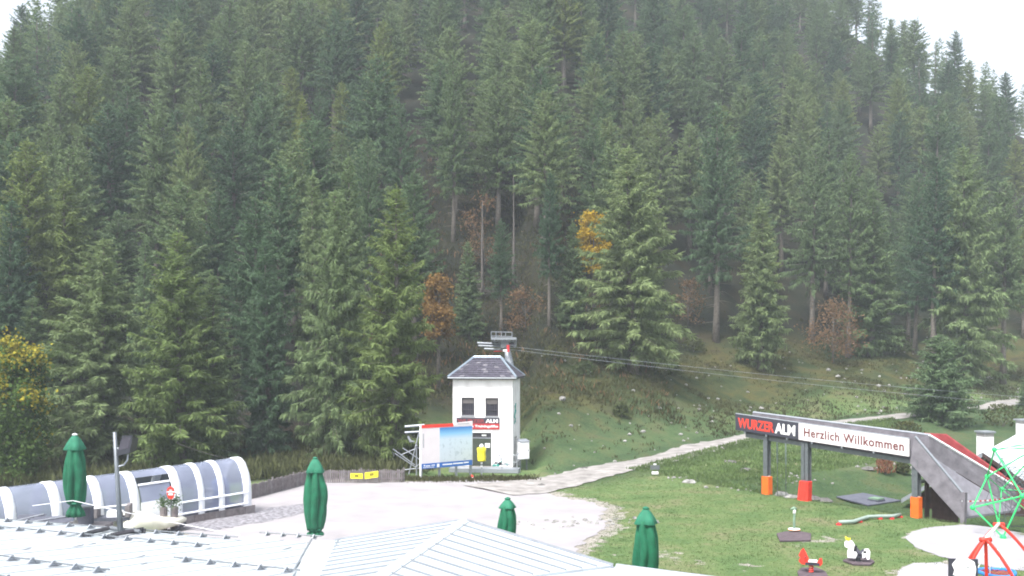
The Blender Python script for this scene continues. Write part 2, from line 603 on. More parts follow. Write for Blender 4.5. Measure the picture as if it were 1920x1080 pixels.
def inside_dist(poly, X, Y):
    """distance to a polygon's outline, negative inside"""
    X = np.asarray(X, float); Y = np.asarray(Y, float)
    dm = np.full(X.shape, 1e9)
    ins = np.zeros(X.shape, bool)
    n = len(poly)
    for i in range(n):
        a, b = poly[i], poly[(i + 1) % n]
        ex, ey = b.x - a.x, b.y - a.y
        t = np.clip(((X - a.x) * ex + (Y - a.y) * ey) / (ex * ex + ey * ey + 1e-9), 0, 1)
        dm = np.minimum(dm, np.hypot(X - a.x - t * ex, Y - a.y - t * ey))
        c = ((a.y > Y) != (b.y > Y)) & (X < ex * (Y - a.y) / (ey + 1e-12) + a.x)
        ins ^= c
    return np.where(ins, -dm, dm)

def grid_axis(lo, a, b, hi, fine, coarse):
    return np.unique(np.concatenate([np.arange(lo, a, coarse), np.arange(a, b, fine), np.arange(b, hi + coarse, coarse)]))

gx = grid_axis(-400, -48, 62, 400, .9, 9)
gy = grid_axis(-120, 22, 130, 560, .9, 6)
GX, GY = np.meshgrid(gx, gy)
GZ = terrain(GX, GY)
nx, ny = len(gx), len(gy)
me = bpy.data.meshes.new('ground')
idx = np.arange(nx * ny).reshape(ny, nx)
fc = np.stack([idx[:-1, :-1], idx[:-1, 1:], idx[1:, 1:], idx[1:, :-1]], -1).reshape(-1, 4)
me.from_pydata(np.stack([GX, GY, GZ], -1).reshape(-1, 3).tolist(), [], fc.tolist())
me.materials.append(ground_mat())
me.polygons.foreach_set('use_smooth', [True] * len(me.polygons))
foot_ = np.interp(GX, FX, FY)
py_ = np.interp(GX, PX, PY)
D_ = GY - foot_
u_, v_ = bridge_u(GX, GY)
def addattr(nm, a):
    at = me.attributes.new(nm, 'FLOAT', 'POINT')
    at.data.foreach_set('value', np.ascontiguousarray(a.reshape(-1), dtype=np.float32))
edge = np.interp(GX, [-12, -4, 4], [0, 6, 22])
addattr('meadow', sst(1, 12, D_))
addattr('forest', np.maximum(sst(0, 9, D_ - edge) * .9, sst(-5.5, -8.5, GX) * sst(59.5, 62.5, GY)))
addattr('bank', np.clip(sst(-.2, 1.5, u_) * sst(-8, -3, v_) * (1 - sst(0, 3, D_)) + sst(2, 5, GX) * sst(-7, -3, GY - py_) * (1 - sst(-.5, 3, D_)) + sst(25, 30, GX) * sst(56, 62, GY) * (1 - sst(-.5, 3, D_)), 0, 1)
        + .8 * sst(-1, 1, D_) * (1 - sst(8, 18, D_)) * sst(.5, 2, GX) * (1 - sst(12, 26, GX)))
worn = np.exp(-np.abs(np.maximum(inside_dist(plaza, GX, GY), 0)) / 2.0) * .68
pd = np.abs(GY - py_) / np.hypot(1, np.gradient(np.interp(gx, PX, PY), gx))[None, :]
worn = np.maximum(worn, np.exp(-np.maximum(pd - 1.4, 0) / .8) * .45 * sst(-1, 1, GX))
for q, rr, s in [((1240, 1040), 2.2, .5), ((1300, 1055), 1.6, .5), ((1545, 1012), 1.2, .62), ((1500, 1022), 1.0, .5), ((1400, 1060), 1.5, .5), ((1425, 1075), 1.3, .45), ((1540, 1062), .8, .5), ((1640, 1062), .9, .45), ((1295, 905), .9, .55), ((1545, 940), 1.0, .5)]:
    g = G(*q)
    worn = np.maximum(worn, s * np.exp(-((GX - g.x) ** 2 + (GY - g.y) ** 2) / rr ** 2))
for sp0 in ([(1697, 1010), (1712, 997), (1745, 989), (1800, 985), (1930, 983), (2040, 984), (2060, 1040), (1990, 1075), (1880, 1068), (1815, 1054), (1760, 1044), (1715, 1026)], [(1676, 1090), (1690, 1066), (1715, 1057), (1762, 1055), (1800, 1066), (1850, 1090), (1880, 1130), (1760, 1150), (1690, 1130)]):
    worn = np.maximum(worn, .55 * np.exp(-np.maximum(inside_dist([G(*q) for q in sp0], GX, GY), 0) / .7))
addattr('worn', worn)
ground = bpy.data.objects.new('ground', me)
COL.objects.link(ground)
ground['kind'] = 'structure'

def sheet(name, poly, m, z=.006):
    mb = MB()
    mb.add([(p.x, p.y, p.z + z) for p in poly], [tuple(range(len(poly)))])
    o = mb.build(name, m, kind='structure')
    return o
def ccw(poly):
    a = sum(poly[i].x * poly[(i + 1) % len(poly)].y - poly[(i + 1) % len(poly)].x * poly[i].y for i in range(len(poly)))
    return poly if a > 0 else poly[::-1]

# the plaza is draped on the ground so it also follows the slight fall beside the tunnel
def draped(name, poly, m, z=.02):
    import bmesh
    bm = bmesh.new()
    vs = [bm.verts.new((p.x, p.y, 0)) for p in ccw(poly)]
    bm.faces.new(vs)
    x0, x1 = min(p.x for p in poly), max(p.x for p in poly)
    y0, y1 = min(p.y for p in poly), max(p.y for p in poly)
    for axis, lo, hi in ((0, x0, x1), (1, y0, y1)):
        k = lo + 1.8
        while k < hi:
            co = (k, 0, 0) if axis == 0 else (0, k, 0)
            no = (1, 0, 0) if axis == 0 else (0, 1, 0)
            bmesh.ops.bisect_plane(bm, geom=bm.verts[:] + bm.edges[:] + bm.faces[:], plane_co=co, plane_no=no)
            k += 1.8
    for v in bm.verts:
        v.co.z = tz(v.co.x, v.co.y) + z
    bmesh.ops.triangulate(bm, faces=bm.faces[:])
    me = bpy.data.meshes.new(name)
    bm.to_mesh(me)
    bm.free()
    me.materials.append(m)
    o = bpy.data.objects.new(name, me)
    COL.objects.link(o)
    o['kind'] = 'structure'
    return o
draped('plaza', ragged(plaza, .3, .16, 3), M['gravel'], .02)
draped('gravel_strip', ragged([G(*q) for q in [(330, 975), (400, 968), (470, 962), (520, 951), (575, 944), (600, 952), (560, 966), (505, 978), (440, 988), (395, 998), (340, 992)]], .25, .14, 5), M['coarse'], .03)
draped('sand_area', ragged([G(*q) for q in [(1697, 1010), (1712, 997), (1745, 989), (1800, 985), (1930, 983), (2040, 984), (2060, 1040), (1990, 1075), (1880, 1068), (1815, 1054), (1760, 1044), (1715, 1026)]], .45, .05, 8), M['sand'], .02)
draped('sand_area', ragged([G(*q) for q in [(1676, 1090), (1690, 1066), (1715, 1057), (1762, 1055), (1800, 1066), (1850, 1090), (1880, 1130), (1760, 1150), (1690, 1130)]], .45, .05, 9), M['sand'], .02)

# the gravel track: a ribbon with ragged verges and two wheel ruts
mb = MB()
tt = np.linspace(-1.5, 90, 240)
rr = random.Random(4)
rows = []
for i, x in enumerate(tt):
    y = float(np.interp(x, PX, PY)); y2 = float(np.interp(x + .3, PX, PY))
    if x < 0: y = 57.5 + x * .75; y2 = y + .22
    d = Vector((.3, y2 - y, 0)).normalized()
    n_ = Vector((-d.y, d.x, 0))
    fl_ = 1.0 * math.exp(-max(0, x) / 3.5); w0 = 1.4 + fl_ + rr.uniform(-.16, .16) + .2 * math.sin(i * .23); w1 = 1.35 + .5 * fl_ + rr.uniform(-.16, .16) + .2 * math.sin(i * .31 + 1)
    row = []
    for k, f in enumerate((-1, -.5, 0, .5, 1)):
        p = Vector((x, y, 0)) + n_ * (f * (w1 if f > 0 else w0) * 1.15)
        row.append((p.x, p.y, tz(p.x, p.y) + (.05 if k in (0, 4) else .075) + (.03 if k == 2 else 0)))
    rows.append(row)
vs = [p for r in rows for p in r]
fs = [(i * 5 + k + 5, i * 5 + k, i * 5 + k + 1, i * 5 + k + 6)[::-1] for i in range(len(rows) - 1) for k in range(4)]
mb.add(vs, fs)
mb.build('path', M['track'], kind='structure')

# ------------------------------------------------------------------ vegetation meshes
def kites(p, d, l, w, rng, roll=None):
    """small leaf-shaped faces: base p, direction d (unit), length l, width w, as arrays"""
    n = len(p)
    a = rng.normal(size=(n, 3))
    s = np.cross(d, a)
    s /= np.linalg.norm(s, axis=1, keepdims=True) + 1e-9
    l = np.asarray(l).reshape(-1, 1); w = np.asarray(w).reshape(-1, 1)
    m = p + d * l * .45
    V = np.stack([p, m + s * w, p + d * l, m - s * w], 1).reshape(-1, 3)
    Fq = np.arange(4 * n).reshape(n, 4)
    return V, Fq

def mesh_from(name, V, Fq, m, smooth=False):
    me = bpy.data.meshes.new(name)
    V = np.ascontiguousarray(V, dtype=np.float32)
    n = len(Fq)
    me.vertices.add(len(V))
    me.vertices.foreach_set('co', V.reshape(-1))
    me.loops.add(4 * n)
    me.loops.foreach_set('vertex_index', np.ascontiguousarray(Fq, dtype=np.int32).reshape(-1))
    me.polygons.add(n)
    me.polygons.foreach_set('loop_start', np.arange(0, 4 * n, 4, dtype=np.int32))
    me.polygons.foreach_set('loop_total', np.full(n, 4, dtype=np.int32))
    me.update(calc_edges=True)
    me.materials.append(m)
    return me

def conifer_arrays(seed, H, R, whorls, nb, dens, t0=.1, droop=.25, wide=1.0, irr=.25, hang=.35, fine=1.0):
    rng = np.random.default_rng(seed)
    Ps, Ds, Ls, Ws = [], [], [], []
    br = []
    ph = rng.uniform(0, 6.28)
    gaps = rng.uniform(.75, 1.12, 12)
    for i in range(whorls):
        f = i / (whorls - 1)
        t = t0 + (1 - t0) * (f ** (.95 if fine == 1 else .8))
        f = (t - t0) / (1 - t0)
        prof = (1 - f) ** (.6 if fine == 1 else .56) * (1 - .35 * max(0, .18 - f) / .18)
        k = max(3, int(round(nb * (.55 + .6 * prof))))
        for j in range(k):
            az = ph + i * 2.399 + j * 6.283 / k + rng.normal(0, .25)
            sec = gaps[int((az % 6.283) / 6.283 * 12) % 12]
            L = R * prof * sec * rng.uniform(1 - irr * 1.3, 1 + irr * .7) + .12
            z0 = H * t + rng.normal(0, .3) * min(1, 6 * (1 - f))
            e0 = -.12 + 1.0 * f ** 1.2 + rng.normal(0, .16)
            hd = np.array([math.cos(az), math.sin(az), 0])
            ns = int(4 + L * dens)
            s = np.sort(rng.uniform(.1, 1, ns)) ** .85
            def pt(s):
                zz = L * s * e0 - droop * L * s ** 2 + .16 * L * s ** 3
                return hd * (L * s)[:, None] + np.stack([0 * s, 0 * s, z0 + zz], -1)
            p = pt(s)
            br.append((p[0] * .0 + np.array([0, 0, z0]), pt(np.array([.5, 1.0]))))
            sd_ = np.where(rng.random(ns) < .5, -1, 1)
            a2 = az + sd_ * rng.uniform(.2, 1.25, ns)
            down = -rng.uniform(.05, .1 + hang * 3.0, ns) + .8 * f
            d = np.stack([np.cos(a2), np.sin(a2), down], -1)
            d /= np.linalg.norm(d, axis=1, keepdims=True)
            l = np.clip((.3 + .5 * (1 - s)) * L * .5, .2, .62) * rng.uniform(.7, 1.25, ns) * fine
            Ps.append(p); Ds.append(d); Ls.append(l); Ws.append(l * .1 * wide)
            # hanging twigs
            nh = ns
            q = rng.integers(0, ns, nh)
            dh = np.stack([rng.normal(0, .25, nh), rng.normal(0, .25, nh), -np.ones(nh) + 1.1 * f], -1)
            dh /= np.linalg.norm(dh, axis=1, keepdims=True) + 1e-6
            Ps.append(p[q]); Ds.append(dh); Ls.append(np.clip(rng.uniform(.2, .75, nh) * (1 - .5 * f), .15, .75) * (fine + .1)); Ws.append(np.full(nh, .04 * wide))
    # the leader
    nl = 14
    Ps.append(np.stack([rng.normal(0, .03, nl), rng.normal(0, .03, nl), H + np.linspace(-.5, .35, nl)], -1))
    dl = np.stack([rng.normal(0, .5, nl), rng.normal(0, .5, nl), np.full(nl, 1.0)], -1)
    Ds.append(dl / np.linalg.norm(dl, axis=1, keepdims=True)); Ls.append(np.full(nl, .35)); Ws.append(np.full(nl, .05))
    V, Fq = kites(np.concatenate(Ps), np.concatenate(Ds), np.concatenate(Ls), np.concatenate(Ws), rng)
    return V, Fq, br

def trunk_mb(H, r, seed, dead=0, br=None, lean=.15):
    rr = random.Random(seed)
    mb = MB()
    n = 7
    lx, ly = rr.uniform(-lean, lean), rr.uniform(-lean, lean)
    pts = [(lx * math.sin(i / n * 3), ly * math.sin(i / n * 2.5), H * i / n - (.4 if i == 0 else 0)) for i in range(n + 1)]
    mb.tube(pts, [r * (1.35 if i == 0 else 1) * (1 - .93 * i / n) + .01 for i in range(n + 1)], 8)
    if br:
        for a, b in br:
            if rr.random() < .5:
                mb.tube([tuple(a), tuple(b[0]), tuple(a + (b[1] - a) * .9)], [.035, .022, .006], 3, caps=False)
    for i in range(dead):
        z = H * rr.uniform(.04, .3)
        an = rr.uniform(0, 6.28)
        L = rr.uniform(.6, 1.9)
        mb.tube([(0, 0, z), (math.cos(an) * L * .5, math.sin(an) * L * .5, z - .05), (math.cos(an) * L, math.sin(an) * L, z - rr.uniform(.1, .5))], [.03, .02, .006], 3, caps=False)
    return mb

def proto_mesh(mb, name, m, smooth=True):
    me = bpy.data.meshes.new(name)
    me.from_pydata([tuple(v) for v in mb.v], [], mb.f)
    me.materials.append(m)
    if smooth:
        me.polygons.foreach_set('use_smooth', [True] * len(me.polygons))
    return me

TREES = {}
def make_kind(key, seed, H, R, whorls, nb, dens, matk, **kw):
    dead = kw.pop('dead', 14)
    V, Fq, br = conifer_arrays(seed, H, R, whorls, nb, dens, **kw)
    crown = mesh_from('crown', V, Fq, M[matk])
    trunk = proto_mesh(trunk_mb(H * .98, .017 * H + .03, seed, dead, br), 'trunk', M['bark'])
    TREES[key] = (crown, trunk, H, R)
# full detail for trees at the forest edge, lighter ones up the hillside
make_kind('big_pale', 21, 18, 3.7, 64, 7, 22, 'pale', droop=.3, irr=.5, hang=.6, t0=.1)
make_kind('big_larch', 22, 18, 3.1, 62, 7, 22, 'larch', droop=.2, irr=.5, hang=.5, t0=.06)
make_kind('big_spruce', 23, 18, 3.2, 64, 7, 22, 'spruce', droop=.22, irr=.4, hang=.45, t0=.06)
make_kind('slim_pale', 24, 16, 2.1, 60, 7, 22, 'pale', droop=.22, irr=.4, hang=.5, t0=.07)
make_kind('slim_larch', 25, 16, 2.0, 58, 7, 22, 'larch', droop=.18, irr=.4, hang=.45, t0=.07)
make_kind('hill_a', 31, 16, 3.3, 46, 7, 20, 'spruce', droop=.2, irr=.4, wide=1.3, t0=.3, dead=14, fine=.62)
make_kind('hill_b', 32, 16, 2.8, 46, 7, 20, 'spruce', droop=.16, irr=.34, wide=1.3, t0=.36, dead=16, fine=.62)
make_kind('hill_c', 33, 16, 3.6, 46, 7, 20, 'pale', droop=.22, irr=.48, wide=1.3, t0=.32, dead=14, fine=.62)
make_kind('hill_d', 34, 16, 2.6, 46, 7, 20, 'larch', droop=.14, irr=.4, wide=1.3, t0=.34, dead=14, fine=.62)
make_kind('hill_e', 35, 16, 3.1, 46, 7, 20, 'pale', droop=.18, irr=.36, wide=1.3, t0=.4, dead=18, fine=.62)
make_kind('ridge', 36, 13, 2.0, 26, 5, 7, 'spruce', droop=.25, irr=.6, wide=1.2, t0=.15, dead=10)
make_kind('young', 37, 8, 2.3, 46, 8, 16, 'pale', droop=.15, irr=.4, t0=.02, dead=0, hang=.3)

def plant_tree(kind, x, y, H, width=1.0, label='', cat='tree', group=None, name='spruce_tree', rot=None, z=None):
    crown, trunk, h0, r0 = TREES[kind]
    z = tz(x, y) if z is None else z
    t = thing(name, label, cat, (x, y, z - .05), group)
    s = H / h0
    t.scale = (s * width, s * width, s)
    t.rotation_euler = (rnd.uniform(-.025, .025), rnd.uniform(-.025, .025), rnd.uniform(0, 6.28) if rot is None else rot)
    for nm, me_ in (('trunk', trunk), ('crown', crown)):
        o = bpy.data.objects.new(nm, me_)
        COL.objects.link(o)
        o.parent = t
        ORI[o.name] = ORI[t.name]
    return t

edge_trees = []      # (x, y) already taken
def edge_tree(px, top, Y, kind, wpx, label, base=None, name='spruce_tree', group=None):
    if base is not None:
        b = T(px, base)
        Y = b.y
    x = (px - CX) / F * Y
    z = tz(x, Y)
    H = (HY - top) / F * Y + CH - z
    crown, trunk, h0, r0 = TREES[kind]
    w = (wpx / F * Y / 2) / (r0 * H / h0)
    edge_trees.append((x, Y))
    return plant_tree(kind, x, Y, H, w, label, 'tree', group, name)

L_ = edge_tree
L_(185, 452, 70, 'big_pale', 215, 'broad grey-green conifer with bare trunk showing, behind the left green parasol', name='conifer_tree')
L_(340, 440, 67, 'big_larch', 190, 'olive-green larch rising behind the middle of the glazed tunnel', name='larch_tree')
L_(398, 520, 69, 'slim_pale', 120, 'shorter grey-green conifer close beside the olive larch behind the tunnel', name='conifer_tree')
L_(505, 452, 71, 'big_spruce', 125, 'green conifer behind the right end of the glazed tunnel', name='conifer_tree')
L_(622, 362, 69, 'big_pale', 150, 'tall pale conifer behind the parasol at the picket fence', name='conifer_tree')
L_(737, 358, 67.5, 'big_larch', 195, 'tall yellow-green larch with trunk bearing a white notice, left of the tower', name='larch_tree')
L_(655, 298, 82, 'big_spruce', 110, 'dark conifer peeking between the two tall pale trees left of the tower')
L_(596, 332, 78, 'slim_pale', 95, 'grey-green conifer just left of the tall pale conifer at the fence', name='conifer_tree')
L_(130, 343, 82, 'slim_larch', 125, 'yellow-green larch standing high behind the broad conifer at far left', name='larch_tree')
L_(268, 450, 77, 'slim_pale', 70, 'narrow conifer between the broad conifer and the olive larch', name='conifer_tree')
L_(20, 378, 78, 'big_spruce', 130, 'dark conifer at the left edge above the yellowing maple')
L_(-45, 420, 72, 'big_spruce', 170, 'dark conifer cut by the left edge of the view')
L_(60, 560, 74, 'big_spruce', 120, 'lower dark conifer just behind the yellowing maple')
L_(565, 188, 98, 'slim_larch', 75, 'slender bright yellow-green larch standing above the pale conifers by the fence', name='larch_tree')
L_(292, 198, 96, 'hill_c', 145, 'broad-topped conifer above the olive larch, with dark gaps around it', name='conifer_tree')
L_(352, 238, 94, 'hill_e', 85, 'conifer close right of the broad-topped conifer on the left slope', name='conifer_tree')
L_(95, 240, 90, 'hill_e', 90, 'left one of a pair of conifers with touching crowns on the left slope', name='conifer_tree')
L_(138, 240, 92, 'hill_c', 95, 'right one of a pair of conifers with touching crowns on the left slope', name='conifer_tree')
L_(412, 358, 84, 'hill_b', 100, 'plain grey-green conifer between the tunnel trees and the slender larch', name='conifer_tree')
L_(695, 263, 91, 'hill_a', 75, 'conifer directly above the tall larch left of the tower', name='conifer_tree')
L_(755, 195, 101, 'hill_a', 105, 'big conifer on the slope above the tall larch, upper left of the tower', name='conifer_tree')
L_(850, 112, 112, 'hill_a', 90, 'tall conifer high above the roof of the tower', name='conifer_tree')
L_(880, 455, 90, 'slim_pale', 62, 'small pale conifer standing behind the lift pylon', base=640, name='conifer_tree')
L_(940, 415, 95, 'hill_b', 62, 'small dark conifer right above the lift pylon', base=625)
L_(1030, 328, 104, 'hill_b', 62, 'slim dark conifer left of the yellow tree', base=612)
L_(1072, 420, 100, 'slim_pale', 66, 'short grey conifer immediately left of the yellow tree', base=628, name='conifer_tree')
L_(1187, 280, 98, 'big_pale', 205, 'largest grey-green conifer with drooping boughs and pale trunk in the meadow edge', base=698, name='conifer_tree')
L_(1425, 382, 101, 'slim_pale', 105, 'slim free-standing conifer at the meadow edge above the bridge', base=692, name='conifer_tree')
L_(1342, 208, 118, 'hill_a', 130, 'big dark conifer behind and between the two meadow edge conifers', base=640)
L_(1522, 275, 116, 'hill_c', 125, 'conifer above the russet bush, left of the tall slope edge spruce', base=640, name='conifer_tree')
L_(1632, 358, 112, 'big_spruce', 130, 'upright spruce right of the russet bush', base=668)
L_(1590, 290, 122, 'hill_b', 85, 'dark spruce tip showing above the russet bush')
L_(1750, 320, 118, 'hill_b', 110, 'dark spruce directly above the young spruce by the track')
L_(1812, 282, 118, 'big_pale', 150, 'broad grey-green spruce left of the right edge, above the track', name='conifer_tree')
L_(1880, 345, 122, 'hill_e', 110, 'conifer with drooping boughs next to the right edge above the track', name='conifer_tree')
L_(1715, 330, 126, 'hill_a', 85, 'dark spruce squeezed behind the upright spruce on the right')
L_(1758, 200, 150, 'hill_a', 110, 'pointed spruce standing out on the right slope below the ridge')
L_(1188, 180, 128, 'hill_e', 75, 'conifer tip above the largest meadow edge conifer', name='conifer_tree')
L_(1765, 632, 84, 'young', 150, 'bushy young spruce standing beside the track behind the ramp', base=792)
L_(1928, 705, 84, 'young', 60, 'small dark spruce cut by the right edge beside the track', base=778)

# broad-leaved trees and bushes
def broadleaf(px, top, Y, wpx, matk, label, base=None, name='maple_tree', seed=1, leaf=.26, dense=1.0, cat='tree', stems=1, h0=.16, tips=None):
    if base is not None:
        Y = T(px, base).y
    x = (px - CX) / F * Y
    z = tz(x, Y)
    H = (HY - top) / F * Y + CH - z
    Rr = wpx / F * Y / 2
    rng = np.random.default_rng(seed)
    t = thing(name, label, cat, (x, Y, z))
    nc = int(46 * dense)
    tr = MB(o=(x, Y, z))
    cs = []
    for i in range(nc):
        a = rng.uniform(0, 6.283); h = rng.uniform(h0, .97)
        rad = Rr * math.sqrt(rng.uniform(.1, 1)) * (math.sin(math.pi * min(1, max(.05, (h * .85 + .12)))) ** .65)
        cs.append((rad * math.cos(a), rad * math.sin(a), H * h))
    for k in range(stems):
        an = rng.uniform(0, 6.28)
        b = .15 * Rr * (stems > 1)
        tr.tube([(b * math.cos(an), b * math.sin(an), -.2), (b * 2 * math.cos(an), b * 2 * math.sin(an), H * .4), (b * 3 * math.cos(an), b * 3 * math.sin(an), H * .85)], [.018 * H + .02, .012 * H + .015, .01], 7)
    for c in cs[::2]:
        h0 = c[2] * .55
        tr.tube([(0, 0, h0), (c[0] * .5, c[1] * .5, (h0 + c[2]) * .52), c], [.045, .028, .008], 4, caps=False)
    tr.build('trunk', M['bark'], t, True)
    Pp, Dd, Ll = [], [], []
    for c in cs:
        n = int(85 * dense)
        sp = Rr * .24
        p = np.array(c) + rng.normal(0, 1, (n, 3)) * np.array([sp, sp, sp * .7])
        d = rng.normal(0, 1, (n, 3)); d[:, 2] -= .5
        d /= np.linalg.norm(d, axis=1, keepdims=True)
        Pp.append(p); Dd.append(d); Ll.append(rng.uniform(.6, 1.2, n) * leaf)
    p = np.concatenate(Pp); l = np.concatenate(Ll)
    V, Fq = kites(p, np.concatenate(Dd), l, l * .36, rng)
    V[:, 2] = np.maximum(V[:, 2], .03)
    o = bpy.data.objects.new('crown', mesh_from('crown', V, Fq, M[matk]))
    COL.objects.link(o)
    o.parent = t
    if tips:
        # the outer and upper sprays have already turned
        Pp, Dd, Ll = [], [], []
        for c in cs:
            if c[2] / H + rng.normal(0, .18) > .62:
                n = int(70 * dense)
                p = np.array(c) * np.array([1.12, 1.12, 1.03]) + rng.normal(0, 1, (n, 3)) * Rr * .2
                d = rng.normal(0, 1, (n, 3)); d /= np.linalg.norm(d, axis=1, keepdims=True)
                Pp.append(p); Dd.append(d); Ll.append(rng.uniform(.6, 1.2, n) * leaf)
        p = np.concatenate(Pp); l = np.concatenate(Ll)
        V, Fq = kites(p, np.concatenate(Dd), l, l * .36, rng)
        o = bpy.data.objects.new('turned_leaves', mesh_from('turned_leaves', V, Fq, M[tips])); COL.objects.link(o); o.parent = t
    edge_trees.append((x, Y))
    return t
broadleaf(34, 628, 63, 100, 'maple', 'green and yellow maple behind the left end of the tunnel', seed=3, dense=1.6, h0=.05, tips='mapletip')
broadleaf(1113, 393, 97.5, 60, 'yellow', 'bright golden-yellow tree beside the largest conifer', seed=4, h0=.52)
broadleaf(822, 515, 84, 62, 'orange', 'orange-brown autumn tree right beside the tall yellow-green larch', seed=5, name='beech_tree', h0=.5)
broadleaf(1562, 568, 110, 92, 'russet', 'russet-leaved rounded tree at the forest edge above the bridge', base=682, seed=6, name='beech_tree', dense=.8)
broadleaf(985, 545, 100, 80, 'russet', 'dull russet tree in the gap behind the lift pylon', base=625, seed=7, name='beech_tree', dense=.5)
broadleaf(905, 365, 108, 75, 'russet', 'thin russet tree among bare trunks above the pylon', base=520, seed=8, name='beech_tree', dense=.5)
broadleaf(1290, 525, 112, 60, 'russet', 'small russet tree right behind the largest conifer', base=612, seed=12, name='beech_tree', dense=.5)

def bare_tree(px, top, base_, label, seed):
    b = T(px, base_)
    H = (base_ - top) / F * b.y
    t = thing('bare_tree', label, 'tree', b)
    mb = MB(o=b); tm = trunk_mb(H, .16, seed, 26, None, .3); mb.add([tuple(v) for v in tm.v], tm.f)
    mb.build('trunk', M['deadwood'], t, True)
    edge_trees.append((b.x, b.y))
bare_tree(905, 378, 560, 'bare grey trunk in the dark gap above the lift pylon, left one', 41)
bare_tree(962, 330, 548, 'bare grey trunk in the dark gap above the lift pylon, right one', 42)

# ------------------------------------------------------------------ the hillside forest
cand = []
yy = 71.0
row = 0
while yy < 245:
    step = 6.1 + (yy - 70) * .003
    xx = -1.0 * (.62 * yy + 18)
    lim = .62 * yy + 18
    xx += (row % 2) * step * .5
    while xx < lim:
        x = xx + R_.normal(0, 1.35); y = yy + R_.normal(0, 1.35)
        ft = float(np.interp(x, FX, FY))
        e = float(np.interp(x, [-12, -4, 4, 24, 40], [2.5, 10, 25, 29, 22]))
        ok = (y - ft) > e + R_.uniform(-1, 3)
        gap = .5 + .5 * math.sin(x * .09 + 1.3) * math.sin(y * .07 + .4)
        qx = CX + F * x / y
        if (795 < qx < 1005 and y < 99) or (1080 < qx < 1290 and y < 104) or (1365 < qx < 1485 and y < 109) or (1505 < qx < 1620 and y < 115): ok = False
        if ok and R_.random() < .93 + .07 * gap:
            if all((x - a) ** 2 + (y - b) ** 2 > 10.5 for a, b in edge_trees):
                cand.append((x, y))
        xx += step
    yy += step * .9
    row += 1
cand.sort(key=lambda q: q[1])
occ = np.zeros((135, 240), bool)
info = []
cj, ci = np.meshgrid(np.arange(240) * 8 + 4, np.arange(135) * 8 + 4)
for (x, y) in [(a, b) for a, b in edge_trees]:
    pass
for x, y in cand:
    z = tz(x, y)
    H = R_.uniform(12, 19) * (1 - .12 * sst(150, 210, y))
    tip = HY - (z + H - CH) / y * F
    bot = HY - (z - CH) / y * F
    px = CX + x / y * F
    w = 2.8 * F / y
    m = (np.abs(cj - px) < w * np.clip((ci - tip) / max(bot - tip, 1), 0, 1)) & (ci > tip) & (ci < bot)
    vis = int((m & ~occ).sum())
    occ |= m
    info.append((vis, x, y, z, float(H), px, tip))
order = sorted(range(len(info)), key=lambda i: -info[i][0])
NIND = 248
chosen = set(i for i in order[:NIND] if info[i][0] > 0)
cols = [(-999, 190, 'above the yellowing maple'), (190, 420, 'above the glazed tunnel'), (420, 620, 'above the picket fence'), (620, 800, 'above the tall larch'),
        (800, 980, 'above the white tower'), (980, 1160, 'above the golden-yellow tree'), (1160, 1330, 'above the largest conifer'), (1330, 1500, 'above the bridge sign'),
        (1500, 1700, 'above the right russet tree'), (1700, 9999, 'above the track at far right')]
rowsL = [(-9999, 10, 'topmost conifer'), (10, 110, 'upper-slope conifer'), (110, 220, 'mid-slope conifer'), (220, 340, 'lower-slope conifer'), (340, 9999, 'slope-foot conifer')]
kinds_pool = ['hill_a', 'hill_a', 'hill_b', 'hill_c', 'hill_e', 'hill_c', 'hill_e', 'hill_d', 'hill_b', 'hill_a']
tone = {'hill_a': 'dark green', 'hill_b': 'slim dark', 'hill_c': 'broad grey-green', 'hill_d': 'slim olive', 'hill_e': 'grey-green', 'ridge': 'sparse dark'}
rest = []
labelled = {}
for i, (vis, x, y, z, H, px, tip) in enumerate(info):
    cr = float(crest(x, y))
    onridge = cr - z < 5 and (px > 1480 or px < 330)
    k = kinds_pool[int(R_.integers(0, len(kinds_pool)))]
    if onridge and R_.random() < .75:
        k = 'ridge'; H *= R_.uniform(.65, 1.0)
    if i in chosen:
        c = next(t for a, b, t in cols if a <= px < b)
        r = next(t for a, b, t in rowsL if a <= tip < b)
        if onridge: lab = ('sparse' if k == 'ridge' else tone[k]) + (' tall' if H > 13 else ' short') + ' conifer on the ridge against the sky, ' + ('upper left' if px < 960 else 'upper right')
        else: lab = tone[k] + ' ' + r + ' ' + c
        labelled.setdefault(lab, []).append((px, plant_tree(k, x, y, H, R_.uniform(.85, 1.2), lab, 'tree', 'conifers of the hillside forest', 'conifer_tree', z=z)))
    else:
        rest.append((x, y, z, H))
ORD = ['first', 'second', 'third', 'fourth', 'fifth', 'sixth', 'seventh', 'eighth', 'ninth', 'tenth', 'eleventh', 'twelfth', 'thirteenth', 'fourteenth', 'fifteenth', 'sixteenth', 'seventeenth', 'eighteenth']
for lab, ls in labelled.items():
    if len(ls) > 1:
        for k, (px, t) in enumerate(sorted(ls, key=lambda q: q[0])):
            t['label'] = lab + ', ' + ((ORD[k] if k < len(ORD) else 'number %d' % (k + 1)) + ' from left')
